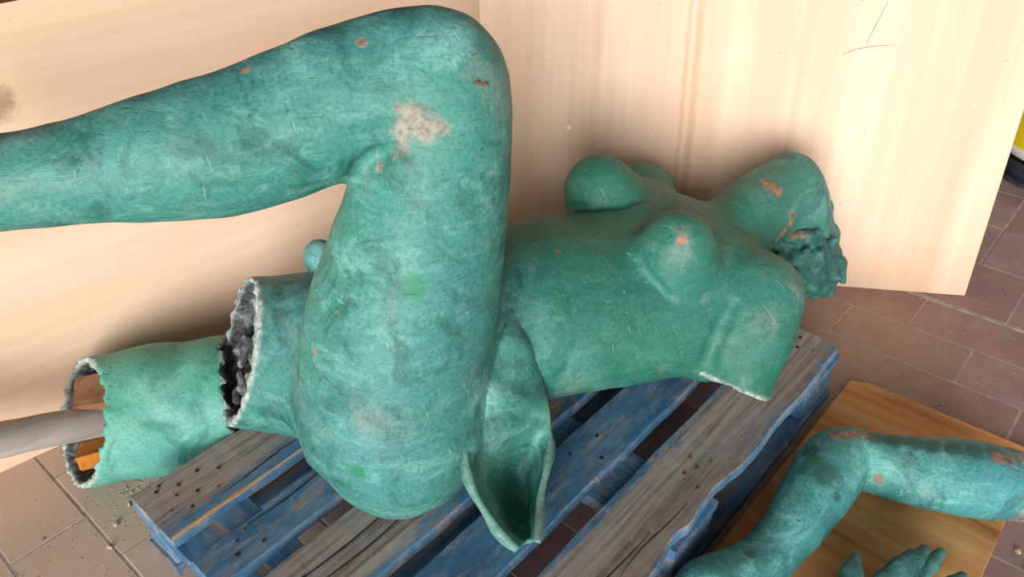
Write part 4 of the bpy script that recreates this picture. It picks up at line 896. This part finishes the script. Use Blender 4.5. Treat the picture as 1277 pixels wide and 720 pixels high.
# cut-off thigh piece lying on the floor
FO = (.15, 1.0, 0)
frag = empty('leg_fragment', FO); tag(frag, 'hollow green leg piece on the floor beside the pallet, its open end showing timber', 'sculpture fragment')
V, F, at = grow('frag', .0008)
grown('shell', V, F, at, M['frag'], frag, FO)
def stick(name, a, b, w, h, mat, parent, org, roll=0.0):
    a, b = Vector(a), Vector(b); d = b - a
    bm = box_bm(-d.length / 2, d.length / 2, -w / 2, w / 2, -h / 2, h / 2, .002)
    bmesh.ops.subdivide_edges(bm, edges=[e for e in bm.edges if e.calc_length() > .08], cuts=5)
    for v in bm.verts: v.co += Vector((random.uniform(-.003, .003), random.uniform(-.0015, .0015), random.uniform(-.0015, .0015)))
    o = link(name, mesh_bm(name, bm), mat, parent)
    o.location = (a + b) / 2 - Vector(org); q = d.to_track_quat('X', 'Z'); o.rotation_euler = (q @ Matrix.Rotation(roll, 3, 'X').to_quaternion()).to_euler()
    return o

# loose pole, arm and hand
fa = Vector((.847, -.529, .0476)).normalized()
P1 = Vector(((0.037, 1.0618, 0.1285))); P2 = Vector(((-0.1014, 1.084, 0.1783)))
dirp = (P2 - P1).normalized()
npts = 26
pp = [P1 - dirp * .13 + dirp * (.75 * i / (npts - 1)) for i in range(npts)]
pp = [p + Vector((0, 0, .0025 * math.sin(9 * i / npts))) for i, p in enumerate(pp)]
pole = link('wooden_pole', tube_mesh('wooden_pole', [p - pp[0] for p in pp], [.0325 + .006 * i / npts for i in range(npts)], 20, .025), M['pole'], None, True)
pole.location = pp[0]
tag(pole, 'weathered grey round pole stuck into the hollow leg piece', 'pole')
A1 = Vector(((0.0578, 1.105, 0.1564))); A2 = Vector(((0.0144, 1.0476, 0.068)))
stick('timber_block', A1 - fa * .008, A1 + fa * .22, .085, .046, M['timber'], frag, FO, .15)
stick('timber_block', A2 - fa * .015, A2 + fa * .2, .055, .034, M['timber_o'], frag, FO, -.2)

# sheet of orange plywood on the floor with the loose arm and hand on it
sheet = link('plywood_sheet', mesh_bm('plywood_sheet', prism_bm([(-.47, .185), (.452, .178), (.462, .150), (.468, .152), (.475, -.194), (.28, -.196), (-.47, -.205)], 0, .012, .001)), M['sheet'])
sheet.location = (.815, -.198, .0015); sheet.data.materials.append(M['ply_edge'])
for p in sheet.data.polygons:
    if p.normal.z < .5: p.material_index = 1
tag(sheet, 'orange brown plywood sheet flat on the floor under the loose arm', 'board')
AO = (.95, -.15, .014)
arm = empty('arm_fragment', AO); tag(arm, 'bent green arm with ragged rusty shoulder end lying on the orange plywood', 'sculpture fragment')
V, F, at = grow('arm', .0018); grown('arm_shell', V, F, at, M['arm'], arm, AO)
HO = (.72, -.28, .014)
hand = empty('hand_fragment', HO); tag(hand, 'open green hand with spread fingers at the lower edge of the orange plywood', 'sculpture fragment')
V, F, at = grow('hand', .0006); grown('hand_shell', V, F, at, M['hand'], hand, HO)

# far right: yellow bag on a black tub behind the tall panel
def blob(name, prof, loc, mat, parent=None, squash=(1, 1), seed=1, jit=.06, seg=28):
    rnd = random.Random(seed); bm = bmesh.new(); rings = []
    ph = [rnd.uniform(0, 6.3) for _ in range(4)]
    for r, z in prof:
        rings.append([bm.verts.new((r * squash[0] * math.cos(t) * (1 + jit * math.sin(3 * t + ph[0] + 9 * z)), r * squash[1] * math.sin(t) * (1 + jit * math.sin(5 * t + ph[1] + 7 * z)), z + jit * .1 * math.sin(2 * t + ph[2]))) for t in [2 * math.pi * k / seg for k in range(seg)]])
    for a, b in zip(rings[:-1], rings[1:]):
        for k in range(seg): bm.faces.new((a[k], a[(k + 1) % seg], b[(k + 1) % seg], b[k]))
    bm.faces.new(rings[0]); bm.faces.new(rings[-1]); bmesh.ops.recalc_face_normals(bm, faces=bm.faces[:])
    o = link(name, mesh_bm(name, bm), mat, parent, True); o.location = loc; return o
tub = empty('rubber_tub', (2.68, -.13, 0)); tag(tub, 'black rubber tub on the floor at the far right under the yellow bag', 'tub')
blob('tub_wall', [(.13, 0), (.16, .01), (.175, .04), (.18, .06), (.186, .066), (.186, .074), (.17, .0765), (.16, .06), (.14, .02)], (0, 0, 0), M['black'], tub, jit=.012)
blob('foot_ring', [(.165, 0), (.178, .004), (.178, .012), (.165, .016)], (0, 0, .0), M['black'], tub, jit=.0)
bag = empty('yellow_bag', (2.68, -.13, .077)); tag(bag, 'bright yellow plastic bag with a pale printed strip at the far right', 'bag')
blob('bag_body', [(.10, 0), (.17, .012), (.20, .045), (.195, .09), (.165, .13), (.09, .155), (.03, .165)], (0, 0, 0), M['yellow'], bag, jit=.03, seed=5)
blob('printed_strip', [(.172, .012), (.196, .022), (.2045, .045), (.203, .052)], (0, 0, .0), M['white'], bag, jit=.03, seed=5)

# crumbs of plaster, sawdust and grit on the floor
rnd = random.Random(12); bm = bmesh.new()
def crumb(x, y, r):
    m_ = Matrix.Translation((x, y, r * .35)) @ Matrix.Rotation(rnd.uniform(0, 6), 4, 'Z') @ Matrix.Diagonal((r * rnd.uniform(.6, 1.7), r * rnd.uniform(.5, 1.1), r * rnd.uniform(.4, .8), 1))
    bmesh.ops.create_icosphere(bm, subdivisions=1, radius=1, matrix=m_)
for i in range(420):
    a = rnd.gauss(0, 1); b = rnd.gauss(0, 1)
    x, y = .02 + a * .11, .93 + b * .09
    if y > 1.16 or (y < .81 and x > -.01): continue
    crumb(x, y, rnd.uniform(.0006, .0018))
for i in range(260): 
    t = rnd.random(); x, y = .02 + t * .22, .965 - t * .13 + rnd.gauss(0, .018)
    if y < .815: continue
    crumb(x, y, rnd.uniform(.0008, .0026))
for i in range(160): crumb(1.45 + rnd.gauss(0, .16), -.1 + rnd.gauss(0, .16), rnd.uniform(.0008, .0022))
for x, y, r in ((-.055, .86, .006), (-.02, .905, .007), (.02, .93, .005), (1.33, -.2, .005), (1.02, -.43, .006), (.99, -.45, .004), (1.1, -.44, .005), (1.63, -.3, .004)): crumb(x, y, r)
deb = link('floor_crumbs', mesh_bm('floor_crumbs', bm), M['crumb']); tag(deb, 'pale plaster crumbs and grit scattered on the tiles', 'debris', kind='stuff')
